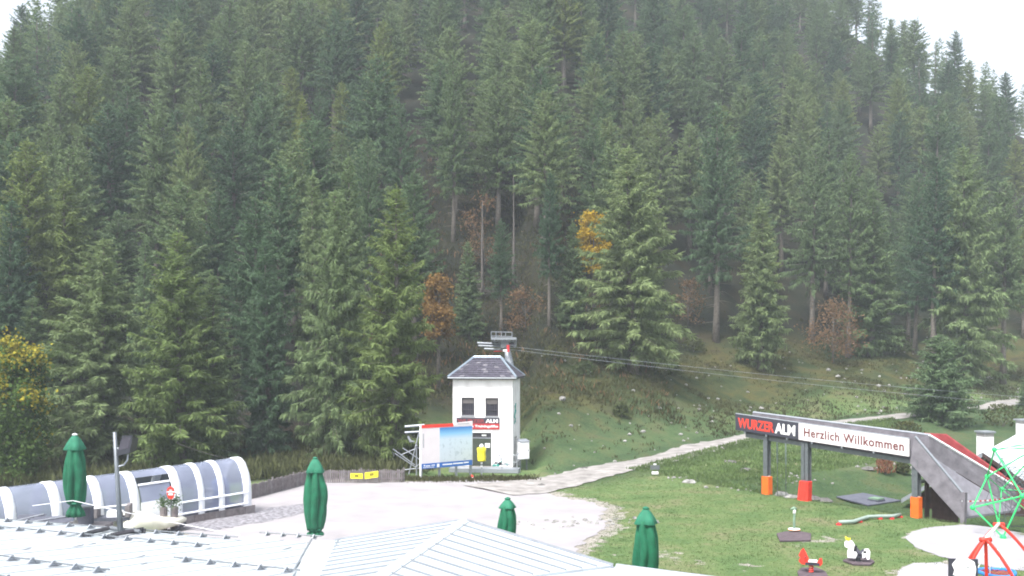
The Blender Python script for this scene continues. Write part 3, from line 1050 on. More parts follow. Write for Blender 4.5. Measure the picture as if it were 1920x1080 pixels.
# the trees that show least: one far wood
VV, FF = [], []
base = [conifer_arrays(60 + k, 16, 2.8, 26, 6, 5.5, wide=1.8, t0=.3, irr=.35)[:2] for k in range(3)]
off = 0
for i, (x, y, z, H) in enumerate(rest):
    V, Fq = base[i % 3]
    a = R_.uniform(0, 6.28)
    s = H / 16
    ca, sa = math.cos(a) * s, math.sin(a) * s
    Vn = np.stack([V[:, 0] * ca - V[:, 1] * sa + x, V[:, 0] * sa + V[:, 1] * ca + y, V[:, 2] * s + z], -1)
    VV.append(Vn); FF.append(Fq + off); off += len(V)
if VV:
    o = bpy.data.objects.new('forest', mesh_from('forest', np.concatenate(VV), np.concatenate(FF), M['spruce']))
    COL.objects.link(o)
    o['kind'] = 'stuff'
print('trees', len(info), 'individual', len(chosen), 'rest', len(rest))

# ------------------------------------------------------------------ grass, weeds, stones, shrubs
def tufts(name, n, sampler, hmin, hmax, blades, matk, seed, spread=.06, wid=.03):
    rng = np.random.default_rng(seed)
    X, Y = sampler(rng, n)
    Z = terrain(X, Y)
    n = len(X)
    p = np.repeat(np.stack([X, Y, Z], -1), blades, 0)
    p[:, :2] += rng.normal(0, spread, (len(p), 2))
    d = rng.normal(0, .45, (len(p), 3)); d[:, 2] = 1
    d /= np.linalg.norm(d, axis=1, keepdims=True)
    hh = np.repeat(rng.uniform(hmin, hmax, n), blades) * rng.uniform(.6, 1.1, len(p))
    V, Fq = kites(p, d, hh, hh * wid / .1 * .3 + .006, rng)
    o = bpy.data.objects.new(name, mesh_from(name, V, Fq, M[matk]))
    COL.objects.link(o)
    o['kind'] = 'stuff'
    return o
sand_polys = [[G(*q) for q in [(1697, 1010), (1712, 997), (1800, 985), (2040, 984), (2060, 1040), (1880, 1068), (1760, 1044)]], [G(*q) for q in [(1676, 1090), (1715, 1057), (1800, 1066), (1880, 1130), (1690, 1130)]]]
def lawn_s(rng, n):
    X = rng.uniform(1, 27, n); Y = rng.uniform(28, 66, n)
    py = np.interp(X, PX, PY)
    u, v = bridge_u(X, Y)
    k = (Y < py - 2) & (inside_dist(plaza, X, Y) > .5 * rng.random(n)) & (X / Y < .56) & (X / Y > .03)
    for s in sand_polys: k &= inside_dist(s, X, Y) > .15
    return X[k], Y[k]
def bank_s(rng, n):
    X = rng.uniform(6, 34, n); py = np.interp(X, PX, PY)
    Y = py - 1.5 - rng.uniform(0, 1, n) ** 1.3 * 16
    u, v = bridge_u(X, Y)
    k = (u > .3) & (X / Y < .5)
    return X[k], Y[k]
def meadow_s(rng, n):
    X = rng.uniform(-8, 66, n)
    ft = np.interp(X, FX, FY)
    Y = ft + .3 + rng.uniform(0, 1, n) * np.interp(X, [-8, -4, 4, 60], [10, 22, 36, 26])
    pat = np.sin(X * .7 + 1) + np.sin(Y * .55) + np.sin(X * .31 - Y * .4) + rng.normal(0, .9, n)
    k = (pat > -.3) & (X / Y < .53) & ~((X < 15) & (Y - ft < 14) & (rng.random(n) < .75))
    k &= ~((X > -4.6) & (X < 1.3) & (Y < 71.5))
    return X[k], Y[k]
tufts('grass', 38000, lawn_s, .03, .09, 3, 'blade', 5)
tufts('bank_grass', 16000, bank_s, .12, .32, 3, 'blade', 6, .08)
tufts('meadow_weeds', 26000, meadow_s, .1, .42, 4, 'weed', 7, .14)
def verge_s(rng, n):
    t = rng.uniform(-9.5, 1.5, n)
    Y = 60.6 + rng.normal(0, .5, n) + .12 * np.abs(t + 4)
    return t, Y
tufts('verge_weeds', 1100, verge_s, .06, .38, 4, 'weed', 8, .12)

def under_s(rng, n):
    X = rng.uniform(-42, -5.5, n); Y = rng.uniform(61.5, 74, n)
    k = ~((X > -7) & (Y < 64))
    return X[k], Y[k]
tufts('undergrowth', 9000, under_s, .3, 1.3, 4, 'scrub', 9, .3, .025)

def gap_s(rng, n):
    X = rng.uniform(-14, 14, n); Y = rng.uniform(82, 128, n)
    return X, Y
tufts('forest_undergrowth', 9000, gap_s, .12, .7, 5, 'weed', 19, .35, .03)
tufts('russet_undergrowth', 700, gap_s, .2, .9, 4, 'russet', 20, .4, .03)

def rock_mesh(c, r, rng, sq=.7):
    mb = MB()
    n, k = 7, 4
    vs = []
    for i in range(k + 1):
        th = math.pi * i / k
        for j in range(n):
            an = 6.283 * j / n
            q = r * rng.uniform(.72, 1.15)
            vs.append((c[0] + q * math.sin(th) * math.cos(an), c[1] + q * math.sin(th) * math.sin(an), c[2] - q * math.cos(th) * sq))
    fs = [(i * n + j, i * n + (j + 1) % n, (i + 1) * n + (j + 1) % n, (i + 1) * n + j) for i in range(k) for j in range(n)]
    mb.add(vs, fs)
    return mb
rg = random.Random(12)
allst = MB()
for i in range(260):
    x = rg.uniform(0, 62)
    ft = float(np.interp(x, FX, FY))
    y = ft + .5 + rg.random() ** 1.2 * 28
    if -4.6 < x < 1.3 and y < 71: continue
    r = rg.uniform(.05, .19) * (1.8 if rg.random() < .08 else 1)
    b = rock_mesh((x, y, tz(x, y) + r * .25), r, rg)
    allst.add([tuple(v) for v in b.v], b.f)
for (x0, y0, n, s) in [(4.9, 64.9, 14, .7), (10.3, 60.6, 16, .7), (17.5, 62.5, 18, 1.2), (13, 57, 10, .8), (2.0, 46, 26, 1.3), (4.5, 46.5, 18, 1.2), (24.5, 68, 20, 1.5)]:
    for i in range(n):
        x, y = rg.gauss(x0, s), rg.gauss(y0, s * .5)
        r = rg.uniform(.04, .14)
        b = rock_mesh((x, y, tz(x, y) + r * .25), r, rg)
        allst.add([tuple(v) for v in b.v], b.f)
allst.build('scattered_stones', M['rock'], kind='stuff')

def shrub(px, py, w, h, matk, label, name='shrub', seed=1, dense=500, ground=None):
    b = ground or T(px, py)
    rng = np.random.default_rng(seed)
    s = b.y / F
    rw, rh = w * s / 2, h * s
    t = thing(name, label, 'shrub', b)
    st = MB(o=b)
    for i in range(9):
        a = rng.uniform(0, 6.28); q = rng.uniform(.2, .8) * rw
        st.tube([(0, 0, -.05), (q * .5 * math.cos(a), q * .5 * math.sin(a), rh * .5), (q * math.cos(a), q * math.sin(a), rh * .9)], [.02, .012, .004], 4, caps=False)
    st.build('stems', M['bark'], t)
    a = rng.uniform(0, 6.283, dense); hh = rng.uniform(.05, 1, dense); q = rw * np.sqrt(rng.uniform(.05, 1, dense)) * np.sqrt(np.clip(1.05 - hh * hh, .05, 1)) * rng.uniform(.8, 1.2, dense)
    p = np.stack([q * np.cos(a), q * np.sin(a), rh * hh], -1)
    d = rng.normal(0, 1, (dense, 3)); d[:, 2] = np.abs(d[:, 2]) + (.9 if matk == 'redgrass' else .1)
    d /= np.linalg.norm(d, axis=1, keepdims=True)
    l = rng.uniform(.6, 1.2, dense) * (.16 + rh * .08)
    V, Fq = kites(p, d, l, l * (.12 if matk == 'redgrass' else .3), rng)
    o = bpy.data.objects.new('foliage', mesh_from('foliage', V, Fq, M[matk]))
    COL.objects.link(o)
    o.parent = t
    return t
shrub(1097, 705, 52, 26, 'scrub', 'low dark green shrub in the meadow left of the largest conifer trunk', seed=2)
shrub(1262, 705, 36, 22, 'scrub', 'low green shrub just right of the largest conifer trunk', seed=3)
shrub(1165, 782, 34, 26, 'scrub', 'lone green shrub on the meadow slope below the largest conifer', seed=4)
shrub(1135, 665, 40, 26, 'scrub', 'dark shrub in the forest shade left of the largest conifer', seed=5)
shrub(1680, 665, 60, 40, 'scrub', 'dense dark shrub at the foot of the upright spruce', seed=6)
shrub(1660, 882, 36, 40, 'redgrass', 'reddish tuft of ornamental grass under the white welcome sign', name='ornamental_grass', seed=7, dense=700, ground=T(1660, 890))
shrub(1690, 880, 26, 22, 'scrub', 'small olive shrub right beside the reddish grass tuft', seed=8, ground=T(1692, 889))
shrub(990, 690, 40, 30, 'scrub', 'olive shrub beside the foot of the lift pylon', seed=9)
shrub(1040, 675, 50, 26, 'scrub', 'pale olive shrub on the meadow right of the lift pylon', seed=10)
shrub(1300, 660, 50, 26, 'scrub', 'broad low shrub between the two meadow edge conifers', seed=11)
shrub(1880, 800, 90, 40, 'scrub', 'dark green scrub below the track at the right edge', seed=13)
shrub(1700, 822, 70, 30, 'scrub', 'dark scrub at the foot of the young spruce behind the bridge', seed=14)

# ------------------------------------------------------------------ tower (lift building)
tf = Vector((-3.83, 65.5, 0)); tr_ = Vector((.04, 65.0, 0))
tux = (tr_ - tf).normalized()
TW = (tr_ - tf).length
TD = 3.9
tower = thing('lift_tower', 'two storey white rendered tower with slate hipped roof behind the billboard', 'tower', (-1.7, 67.2, 0))
def tmb(): return MB(o=tf, ux=tux)
EAVE = 6.0
mb = tmb()
# front wall as pieces round the openings, then the other three walls
wins = [(.58, 1.42, 3.55, 4.72), (2.14, 2.98, 3.52, 4.70)]
door = (1.1, 2.52, .3, 2.45)
def wall_with_holes(mb, x0, x1, z0, z1, holes, yf, yb):
    xs = sorted(set([x0, x1] + [h[0] for h in holes] + [h[1] for h in holes]))
    zs = sorted(set([z0, z1] + [h[2] for h in holes] + [h[3] for h in holes]))
    for i in range(len(xs) - 1):
        for j in range(len(zs) - 1):
            cx, cz = (xs[i] + xs[i + 1]) / 2, (zs[j] + zs[j + 1]) / 2
            if any(h[0] < cx < h[1] and h[2] < cz < h[3] for h in holes): continue
            mb.box(xs[i], yf, zs[j], xs[i + 1], yb, zs[j + 1])
wall_with_holes(mb, 0, TW, .3, EAVE, wins + [door], 0, .3)
mb.box(0, .3, .3, .3, TD, EAVE)
mb.box(TW - .3, .3, 2.1, TW, TD, EAVE)
mb.box(TW - .3, .3, .3, TW, .9, 2.1)
mb.box(TW - .3, 2.3, .3, TW, TD, 2.1)
mb.box(.3, TD - .3, .3, TW - .3, TD, EAVE)
mb.build('wall', M['render'], tower)
tmb().box(-.03, -.03, -.4, TW + .03, TD + .03, .297).build('plinth', M['plinth'], tower)
for (x0, x1, z0, z1) in wins:
    fr = tmb()
    for a in ((x0, z0, x1, z0 + .07), (x0, z1 - .07, x1, z1), (x0, z0 + .07, x0 + .07, z1 - .07), (x1 - .07, z0 + .07, x1, z1 - .07)):
        fr.box(a[0], .06, a[1], a[2], .16, a[3])
    w_ = fr.build('window', M['frame'], tower)
    tmb().box(x0 + .07, .13, z0 + .07, x1 - .07, .15, z0 + .78).build('pane', M['window'], w_)
    tmb().box(x0 + .07, .09, z0 + .78, x1 - .07, .15, z1 - .07).build('roller_blind', M['blind'], w_)
    for k in range(5):
        xx_ = x0 + .07 + (x1 - x0 - .14) * (k + .5) / 5
        tmb().tube([(xx_, .07, z0 + .05), (xx_, .07, z0 + .8)], .012, 6).build('window_bar', M['frame'], w_)
    tmb().box(x0 + .07, .065, z0 + .38, x1 - .07, .085, z0 + .41).build('window_bar', M['frame'], w_)
    tmb().box(x0 - .04, -.05, z0 - .05, x1 + .04, .05, z0 - .003).build('sill', M['galvlight'], w_)
# door, transom panel and side doorway
d_ = tmb().box(door[0], .1, door[2], door[1], .16, 2.08).build('door', M['doorgreen'], tower)
for k in range(3):
    tmb().box(door[0] + .06 + k * .46, .075, .42, door[0] + .47 + k * .46, .097, 1.98).build('door_panel', M['doorgreen'], d_)
tmb().box(door[1] - .42, .06, 1.5, door[1] - .1, .074, 1.78).build('notice', M['letterwhite'], d_)
tmb().box(door[0], .1, 2.14, door[1], .17, 2.45).build('transom_panel', M['frame'], tower)
tmb().box(door[0] + .78, .085, 2.24, door[0] + 1.08, .098, 2.34).build('transom_notice', M['letterwhite'], tower)
tmb().box(door[0], .08, 2.08, door[1], .17, 2.14).build('door_lintel', M['galvlight'], tower)
tmb().box(TW - .22, .9, .3, TW - .16, 2.3, 2.1).build('side_door', M['frame'], tower)
# hipped roof laid in courses of slates
ov = .28
ez, rz = EAVE, 7.28
A = [(-ov, -ov), (TW + ov, -ov), (TW + ov, TD + ov), (-ov, TD + ov)]
r0, r1 = (1.05, TD / 2), (TW - 1.05, TD / 2)
tmb().box(-ov, -ov, ez - .1, TW + ov, TD + ov, ez + .02).build('soffit', M['frame'], tower)
def slope_pt(e0, e1, t0, t1, f, g):
    a = Vector((*e0, ez + .03)).lerp(Vector((*t0, rz)), g)
    b = Vector((*e1, ez + .03)).lerp(Vector((*t1, rz)), g)
    return a.lerp(b, f)
rs = random.Random(3)
for e0, e1, t0, t1, show in ((A[0], A[1], r0, r1, 1), (A[1], A[2], r1, r1, 1), (A[2], A[3], r1, r0, 0), (A[3], A[0], r0, r0, 0)):
    n_ = (Vector((*e1, 0)) - Vector((*e0, 0))).cross(Vector((*t0, rz - ez)) - Vector((*e0, 0))).normalized()
    under = tmb()
    under.add([slope_pt(e0, e1, t0, t1, 0, 0), slope_pt(e0, e1, t0, t1, 1, 0), slope_pt(e0, e1, t0, t1, 1, 1), slope_pt(e0, e1, t0, t1, 0, 1)] if t0 != t1 else
              [slope_pt(e0, e1, t0, t1, 0, 0), slope_pt(e0, e1, t0, t1, 1, 0), slope_pt(e0, e1, t0, t1, 1, 1)], [(0, 1, 2, 3)] if t0 != t1 else [(0, 1, 2)])
    face = under.build('roof_slope', M['slate'], tower)
    courses = 9
    sl = tmb()
    for c in range(courses):
        g0, g1 = c / courses, min(1, (c + 1.12) / courses)
        wlen = (slope_pt(e0, e1, t0, t1, 1, g0) - slope_pt(e0, e1, t0, t1, 0, g0)).length
        k = max(1, int(wlen / .32))
        for j in range(k):
            f0, f1 = (j + .03) / k, (j + .97) / k
            h = .012 + rs.random() * .012
            q = [slope_pt(e0, e1, t0, t1, f0, g0), slope_pt(e0, e1, t0, t1, f1, g0), slope_pt(e0, e1, t0, t1, f1, g1), slope_pt(e0, e1, t0, t1, f0, g1)]
            q = [q[0] + n_ * (h + .02), q[1] + n_ * (h + .02), q[2] + n_ * .006, q[3] + n_ * .006]
            lo = [p - n_ * .02 for p in q]
            sl.hexa(lo, q, 1 if rs.random() < .07 else 0)
    sl.build('slates', [M['slate'], M['slatelight']], face, kind='stuff')
for a, b in (((*A[0], ez + .05), (*r0, rz + .03)), ((*A[1], ez + .05), (*r1, rz + .03)), ((*A[2], ez + .05), (*r1, rz + .03)), ((*A[3], ez + .05), (*r0, rz + .03)), ((*r0, rz + .04), (*r1, rz + .04))):
    tmb().tube([a, b], .075, 6).build('hip_cap', M['hipcap'], tower)
tmb().tube([(-ov, -ov - .03, ez - .02), (TW + ov, -ov - .03, ez - .02)], .05, 6).build('gutter', M['galv'], tower)
# facade sign board
sb = tmb().box(.25, -.05, 2.72, 3.05, -.004, 3.42).build('facade_sign', M['signdark'], tower)
tmb().box(.25, -.062, 2.72, 3.05, -.052, 3.06).build('sign_band', M['signred'], sb)
tmb().box(.25, -.058, 2.69, 3.05, -.006, 2.718).build('sign_trim', M['red'], sb)
wp = tmb().w
lettering('WURZER', wp((.33, -.06, 3.12)), tux, (0, 0, 1), .30, M['letterdimred'], sb, off=.012, width=1.8)
lettering('ALM', wp((2.18, -.06, 3.12)), tux, (0, 0, 1), .30, M['letterwhite'], sb, off=.014, width=.8)
lettering('Pendel & Trainingslifte', wp((.33, -.068, 2.82)), tux, (0, 0, 1), .2, M['letterwhite'], sb, off=.006, width=2.62)
# painted mural at the foot of the front wall, spray paint on the side
mu = tmb()
for k in range(26):
    x = rs.uniform(2.6, TW - .25); z = .34 + abs(rs.gauss(0, .16)); s = rs.uniform(.05, .16)
    mu.prism([(x - s, -.004 - k * 2e-4, z - s * .4), (x + s * .7, -.004 - k * 2e-4, z - s * .3), (x + s, -.004 - k * 2e-4, z + s * .25), (x - s * .2, -.004 - k * 2e-4, z + s * .6)], (0, -.002, 0), rs.choice([0, 0, 1, 2]))
mu.prism([(2.95, -.004, .95), (3.1, -.004, .93), (3.12, -.004, 1.02), (3.02, -.004, 1.08)], (0, -.002, 0), 0)
mu.build('mural', [M['greygraf'], M['black'], M['greengraf']], tower)
gr = MB(o=tf + tux * TW, ux=tmb().uy)
pts = [(1.2, 0, 3.1), (.9, 0, 3.5), (1.5, 0, 3.8), (1.0, 0, 4.1), (1.5, 0, 4.3), (1.1, 0, 3.9), (.7, 0, 3.4), (1.3, 0, 3.3)]
gr.tube([(p[0], -.012, p[2]) for p in pts], .045, 5)
gr.tube([(.7, -.012, 3.0), (1.0, -.012, 3.2), (1.45, -.012, 3.05)], .035, 5)
gr.build('spray_tag', M['greengraf'], tower)
# platform with kerb rail in front, and handrail at the side
tmb().box(-.05, -1.1, .02, TW + .5, -.04, .26).build('platform', M['galvlight'], tower)
for x in (.0, 1.2, 2.5, 3.7, 4.3):
    tmb().box(x, -1.0, -.4, x + .15, -.2, .018).build('platform_support', M['plinth'], tower)
for x in (3.35, TW + .42):
    tmb().tube([(x, -1.05, .26), (x, -1.05, 1.15)], .03, 6).build('rail_post', M['galvlight'], tower)
tmb().tube([(3.35, -1.05, 1.15), (TW + .42, -1.05, 1.15), (TW + .42, -.1, 1.15), (TW + .42, 1.8, 1.15)], .03, 6).build('handrail', M['galvlight'], tower)
tmb().tube([(3.35, -1.05, .7), (TW + .42, -1.05, .7)], .02, 6).build('mid_rail', M['galvlight'], tower)
# electrical cabinet beside the tower
c0 = tmb().w((TW + .62, .6, 0))
cab = thing('electrical_cabinet', 'white electrical cabinet on legs at the right side of the tower', 'cabinet', (c0.x, c0.y, 0))
q = lambda: MB(o=(c0.x, c0.y, 0), ux=(.86, .5, 0))
q().box(-.32, -.22, .75, .32, .22, 1.85).build('body', M['white'], cab)
q().prism([(-.36, -.26, 1.852), (.36, -.26, 1.852), (.36, .26, 1.98), (-.36, .26, 1.98)], (0, 0, .04)).build('lid', M['galvlight'], cab)
q().box(-.28, -.236, .8, .28, -.222, 1.8).build('door', M['white'], cab)
for x in (-.26, .22):
    q().box(x, -.05, -.1, x + .05, .05, .748).build('leg', M['galv'], cab)
q().box(.2, -.25, 1.25, .24, -.237, 1.37).build('handle', M['frame'], cab)

# ------------------------------------------------------------------ lift pylon behind the tower, cables
pb = Vector((-.25, 77.0, 0)); pb.z = tz(pb.x, pb.y)
pyl = thing('lift_pylon', 'grey steel lift pylon with sheave wheels and service platform behind the tower roof', 'pylon', pb)
pt_ = lambda px, py: P(px, py, 77.0)
hd = pt_(945, 648)
MB().tube([(pb.x + .35, pb.y, pb.z - .3), (pt_(957, 690).x, 77, pt_(957, 690).z), (pt_(950, 652).x, 77, pt_(950, 652).z)], [.34, .3, .24], 12).build('mast', M['galvlight'], pyl, True)
for k in range(9):
    z0 = pt_(956, 694).z + k * .19
    MB().tube([(pt_(953, 690).x + .28 - k * .02, 76.62, z0), (pt_(962, 690).x + .1 - k * .02, 76.62, z0)], .018, 5).build('ladder_rung', M['galv'], pyl)
a, b = pt_(921, 634), pt_(968, 634)
MB().box(a.x, 76.6, a.z - .12, b.x, 77.0, a.z + .06).build('crossbeam', M['galvlight'], pyl)
MB().box(a.x, 78.2, a.z - .12, b.x, 78.5, a.z + .06).build('crossbeam', M['galv'], pyl)
for (x0, y0, x1, y1) in ((895, 643, 944, 645), (897, 648, 944, 650), (908, 654, 950, 656), (944, 647, 968, 648)):
    a, b = pt_(x0, y0), pt_(x1, y1)
    MB().tube([a, b], .085, 6).build('sheave_beam', M['galvlight'], pyl)
for px in (900, 908, 916, 924, 932, 952, 960):
    a = pt_(px, 646)
    mbb = MB(o=a, ux=(1, 0, 0), uz=(0, -1, 0))
    mbb.lathe((0, 0, -.06), [(.02, 0), (.2, 0), (.2, .03), (.15, .05), (.2, .08), (.2, .11), (.02, .11)], 14)
    mbb.build('sheave_wheel', M['darkmetal'], pyl)
for (x0, y0, x1, y1) in ((921, 622, 960, 623), (921, 630, 960, 631), (921, 622, 921, 634), (930, 622, 930, 634), (940, 624, 940, 631), (948, 624, 948, 631), (960, 622, 960, 634), (968, 633, 968, 648), (962, 636, 962, 648), (950, 636, 950, 656), (942, 636, 942, 650), (934, 638, 922, 645)):
    MB().tube([pt_(x0, y0), pt_(x1, y1)], .03, 5).build('platform_rail', M['galvlight'], pyl)
for (x0, y0, x1, y1) in ((924, 640, 968, 642), (930, 644, 966, 644), (926, 638, 944, 648), (944, 638, 930, 650), (952, 640, 966, 652), (946, 652, 968, 650), (936, 652, 950, 648)):
    MB().tube([pt_(x0, y0), pt_(x1, y1)], .045, 5).build('truss_bar', M['galv' if (x0 + y0) % 2 else 'galvlight'], pyl)
a = pt_(947, 645)
MB(o=a).box(-.35, -.3, -.3, .3, .5, .28).build('drive_box', M['galv'], pyl)
a, b = pt_(921, 636), pt_(968, 637)
MB().box(a.x, 76.55, a.z - .16, b.x, 78.3, a.z - .125).build('platform_grate', M['galv'], pyl)
MB().box(pt_(950, 0).x, 76.5, pt_(0, 660).z, pt_(955, 0).x, 76.58, pt_(0, 647).z).build('warning_plate', M['red'], pyl)
MB().tube([pt_(926, 659), pt_(942, 658)], .035, 5).build('red_lever', M['red'], pyl)
MB().box(pt_(943, 0).x, 76.45, pt_(0, 659).z, pt_(951, 0).x, 76.49, pt_(0, 655).z).build('number_plate', M['letterwhite'], pyl)
def cable(pts, r, label, m, name='lift_cable', group=None):
    cu = MB()
    cu.tube(pts, r, 6)
    return cu.build(name, m, label=label, cat='cable', group=group)
def sag(a, b, s, n=24):
    a, b = Vector(a), Vector(b)
    return [a.lerp(b, i / n) - Vector((0, 0, s * 4 * (i / n) * (1 - i / n))) for i in range(n + 1)]
cable(sag(P(952, 649, 77), P(2100, 757, 92), .35), .014, 'upper steel lift cable running right from the pylon over the meadow', M['galvlight'])
cable(sag(P(956, 655, 78), P(2100, 772, 90), .35), .014, 'lower steel lift cable running right from the pylon over the meadow', M['galvlight'])
cable(sag(P(330, 830, 62), P(480, 868, 66), .2) + sag(P(480, 868, 66), P(620, 885, 60), .15)[1:], .02, 'thin sagging wire under the trees behind the picket fence', M['deadwood'], 'sagging_wire')

# ------------------------------------------------------------------ billboard and steel frame beside it
b0, b1 = P(790, 838, 61.0), P(886, 831, 63.2)
b0.z = b1.z = 0
bux = (b1 - b0).normalized()
BW = (b1 - b0).length
bill = thing('billboard', 'large billboard with blue and white mountain panorama and red header before the tower', 'billboard', (b0 + b1) / 2)
bmb = lambda: MB(o=b0, ux=bux)
zt, zbm = 3.28, .62
panel = bmb().box(0, 0, zbm, BW, .07, zt - .2).build('panel', M['signwhite'], bill)
bmb().box(0, -.012, zt - .2, BW * .62, .072, zt).build('header_strip', M['redbright'], bill)
bmb().prism([(BW * .62, -.01, zt - .2), (BW, -.01, zt - .2), (BW, -.01, zt + .08), (BW * .66, -.01, zt + .02)], (0, .08, 0)).build('header_strip', M['signwhite'], bill)
bmb().box(BW * .7, -.022, zt - .06, BW * .93, -.012, zt - .03).build('printed_line', M['greygraf'], bill)
mp = bmb().box(BW * .35, -.012, zbm + .34, BW - .03, -.002, zt - .23).build('panorama', M['mapprint'], bill)
bmb().box(.12, -.01, 1.9, .18, -.002, 2.75).build('printed_line', M['greygraf'], bill)
ft_ = bmb().box(.02, -.014, zbm + .01, BW - .03, -.002, zbm + .32).build('footer_strip', M['blue'], bill)
for x0, x1, z0, z1 in ((.16, .26, .16, .24), (.3, .62, .15, .2), (.7, .95, .17, .22), (.12, .9, .07, .1), (1.1, 1.27, .05, .26), (1.5, 2.2, .14, .21), (2.25, 3.0, .15, .22), (3.05, BW - .3, .16, .23)):
    bmb().box(x0, -.02, zbm + z0, x1, -.0155, zbm + z1).build('printed_line', M['letterwhite'], ft_)
for x in (.0, BW * .35, BW * .68, BW - .12):
    bmb().box(x, .075, -.35, x + .12, .19, zbm + (.0 if 0 < x < BW - .2 else 2.5)).build('post', M['galvlight'], bill)
bmb().box(-.07, -.02, .1, -.005, .09, zt - .02).build('edge_trim', M['white'], bill)
fr0 = P(775, 905, 62.2)
frame = thing('steel_frame', 'skeletal galvanised steel frame with cross braces left of the billboard', 'frame', (fr0.x, fr0.y, 0))
def seg(nm, x0, y0, x1, y1, r=.045, Y0=62.2, Y1=None, m='galvlight', par=None):
    MB().tube([P(x0, y0, Y0), P(x1, y1, Y1 or Y0)], r, 6).build(nm, M[m], par or frame)
seg('beam', 759, 800, 796, 797, .08); seg('beam', 759, 811, 796, 809, .07)
seg('upright', 781, 835, 781, 908); seg('upright', 779, 838, 762, 908, .04); seg('upright', 789, 800, 779, 838, .05)
seg('brace', 737, 842, 778, 872, .035); seg('brace', 740, 850, 782, 878, .03); seg('brace', 755, 840, 792, 865, .035); seg('brace', 752, 853, 782, 840, .03)
seg('brace', 781, 874, 792, 866, .03); seg('brace', 780, 838, 792, 843, .03); seg('rail', 757, 881, 792, 877, .03)
for (x, y) in ((781, 836), (781, 875)):
    MB().ball(P(x, y, 62.15), .07, 8).build('joint', M['galvlight'], frame)
lm = MB(); lm.tube([P(765, 818, 62.2), P(770, 828, 62.2), P(777, 828, 62.2)], [.06, .09, .04], 8)
lm.build('bracket', M['galvlight'], frame)

# padded yellow post, traffic cone, notices
pp = P(903, 893, 62.6); pp.z = 0
pole = thing('padded_post', 'post wrapped in a bright yellow pad before the tower door', 'post', pp)
MB(o=pp).tube([(0, 0, -.2), (0, 0, 1.92)], .045, 8).build('pole', M['galvlight'], pole)
MB(o=pp).lathe((0, 0, .92), [(.14, 0), (.27, .03), (.25, .1), (.27, .3), (.25, .5), (.28, .7), (.29, .82), (.2, .86)], 12, wob=lambda a, i: 1 + .05 * math.sin(3 * a + i)).build('pad', M['yellowpaint'], pole, True)
MB(o=pp).lathe((0, 0, 1.78), [(.12, 0), (.14, .1), (.06, .2)], 10).build('cap', M['white'], pole, True)
for z in (.56, .76):
    MB(o=pp).lathe((0, 0, z), [(.06, 0), (.06, .1)], 8).build('white_band', M['white'], pole)
cp = P(885, 904, 61.0); cp.z = tz(cp.x, cp.y)
cone = thing('red_marker', 'tiny red marker cap lying in the weeds under the billboard', 'marker', cp)
MB(o=cp).lathe((0, 0, 0), [(.2, 0), (.2, .04), (.12, .06), (.09, .2), (.03, .28)], 10).build('body', M['redbright'], cone)
MB(o=cp).lathe((0, 0, .09), [(.118, 0), (.104, .06)], 10).build('band', M['white'], cone)
nb_ = P(732, 849, 66.6)
nt_ = thing('notice_board', 'small white notice with grey print fixed to the larch trunk', 'notice', nb_)
MB(o=nb_).box(-.24, 0, -.33, .24, .03, .33).build('board', M['white'], nt_)
for z0, z1, x1 in ((.14, .22, .1), (.02, .07, .18), (-.08, -.03, .2), (-.22, -.17, .16)):
    MB(o=nb_).box(-.17, -.008, z0, x1, -.002, z1).build('printed_line', M['greygraf'], nt_)
nb2 = P(720, 837, 67.0)
n2 = thing('trail_marker', 'tiny yellow trail marker beside the white notice on the trunk', 'marker', nb2)
MB(o=nb2).box(-.09, 0, -.25, .09, .03, .2).build('plate', M['yellowpaint'], n2)
MB(o=nb2).box(-.09, .002, -.42, .09, .028, -.255).build('plate', M['galvlight'], n2)

# ------------------------------------------------------------------ picket fence with signs
def fence(a, b, h, label, base_z=None, step=.13):
    a, b = Vector(a), Vector(b)
    a.z, b.z = tz(a.x, a.y), tz(b.x, b.y)
    f = thing('picket_fence', label, 'fence', (a + b) / 2)
    d = Vector((b.x - a.x, b.y - a.y, 0)); L = d.length; d.normalize()
    rr = random.Random(int(L * 100))
    n = int(L / step)
    src = None
    for i in range(n):
        x = i * step
        hh = h * rr.uniform(.94, 1.05)
        lean = rr.uniform(-.015, .015)
        z = a.z + (b.z - a.z) * i / n
        o = MB(o=(a.x, a.y, z), ux=d)
        o.prism([(x, -.012, .03), (x + step * .78, -.012, .03), (x + step * .78 + lean, -.012, hh - .03), (x + step * .39 + lean, -.012, hh + .02), (x + lean, -.012, hh - .03)], (0, .022, 0))
        o.build('slat', M['wood'] if rr.random() < .7 else M['woodlight'], f)
    for z in (.22, h - .18):
        MB(o=a, ux=d).box(0, .013, z, L, .06, z + .07).build('rail', M['wood'], f)
    k = max(2, int(L / 1.9))
    for i in range(k + 1):
        MB(o=a, ux=d).tube([(L * i / k, .11, -.3), (L * i / k, .11, h + .1)], .05, 6).build('post', M['woodlight'], f)
    return a, d
fence(G(472, 936), G(590, 905), .8, 'weathered picket fence rising from the tunnel end to the parasol')
fa, fd = fence(G(597, 906), G(757, 905), .78, 'weathered picket fence with yellow signs left of the billboard')
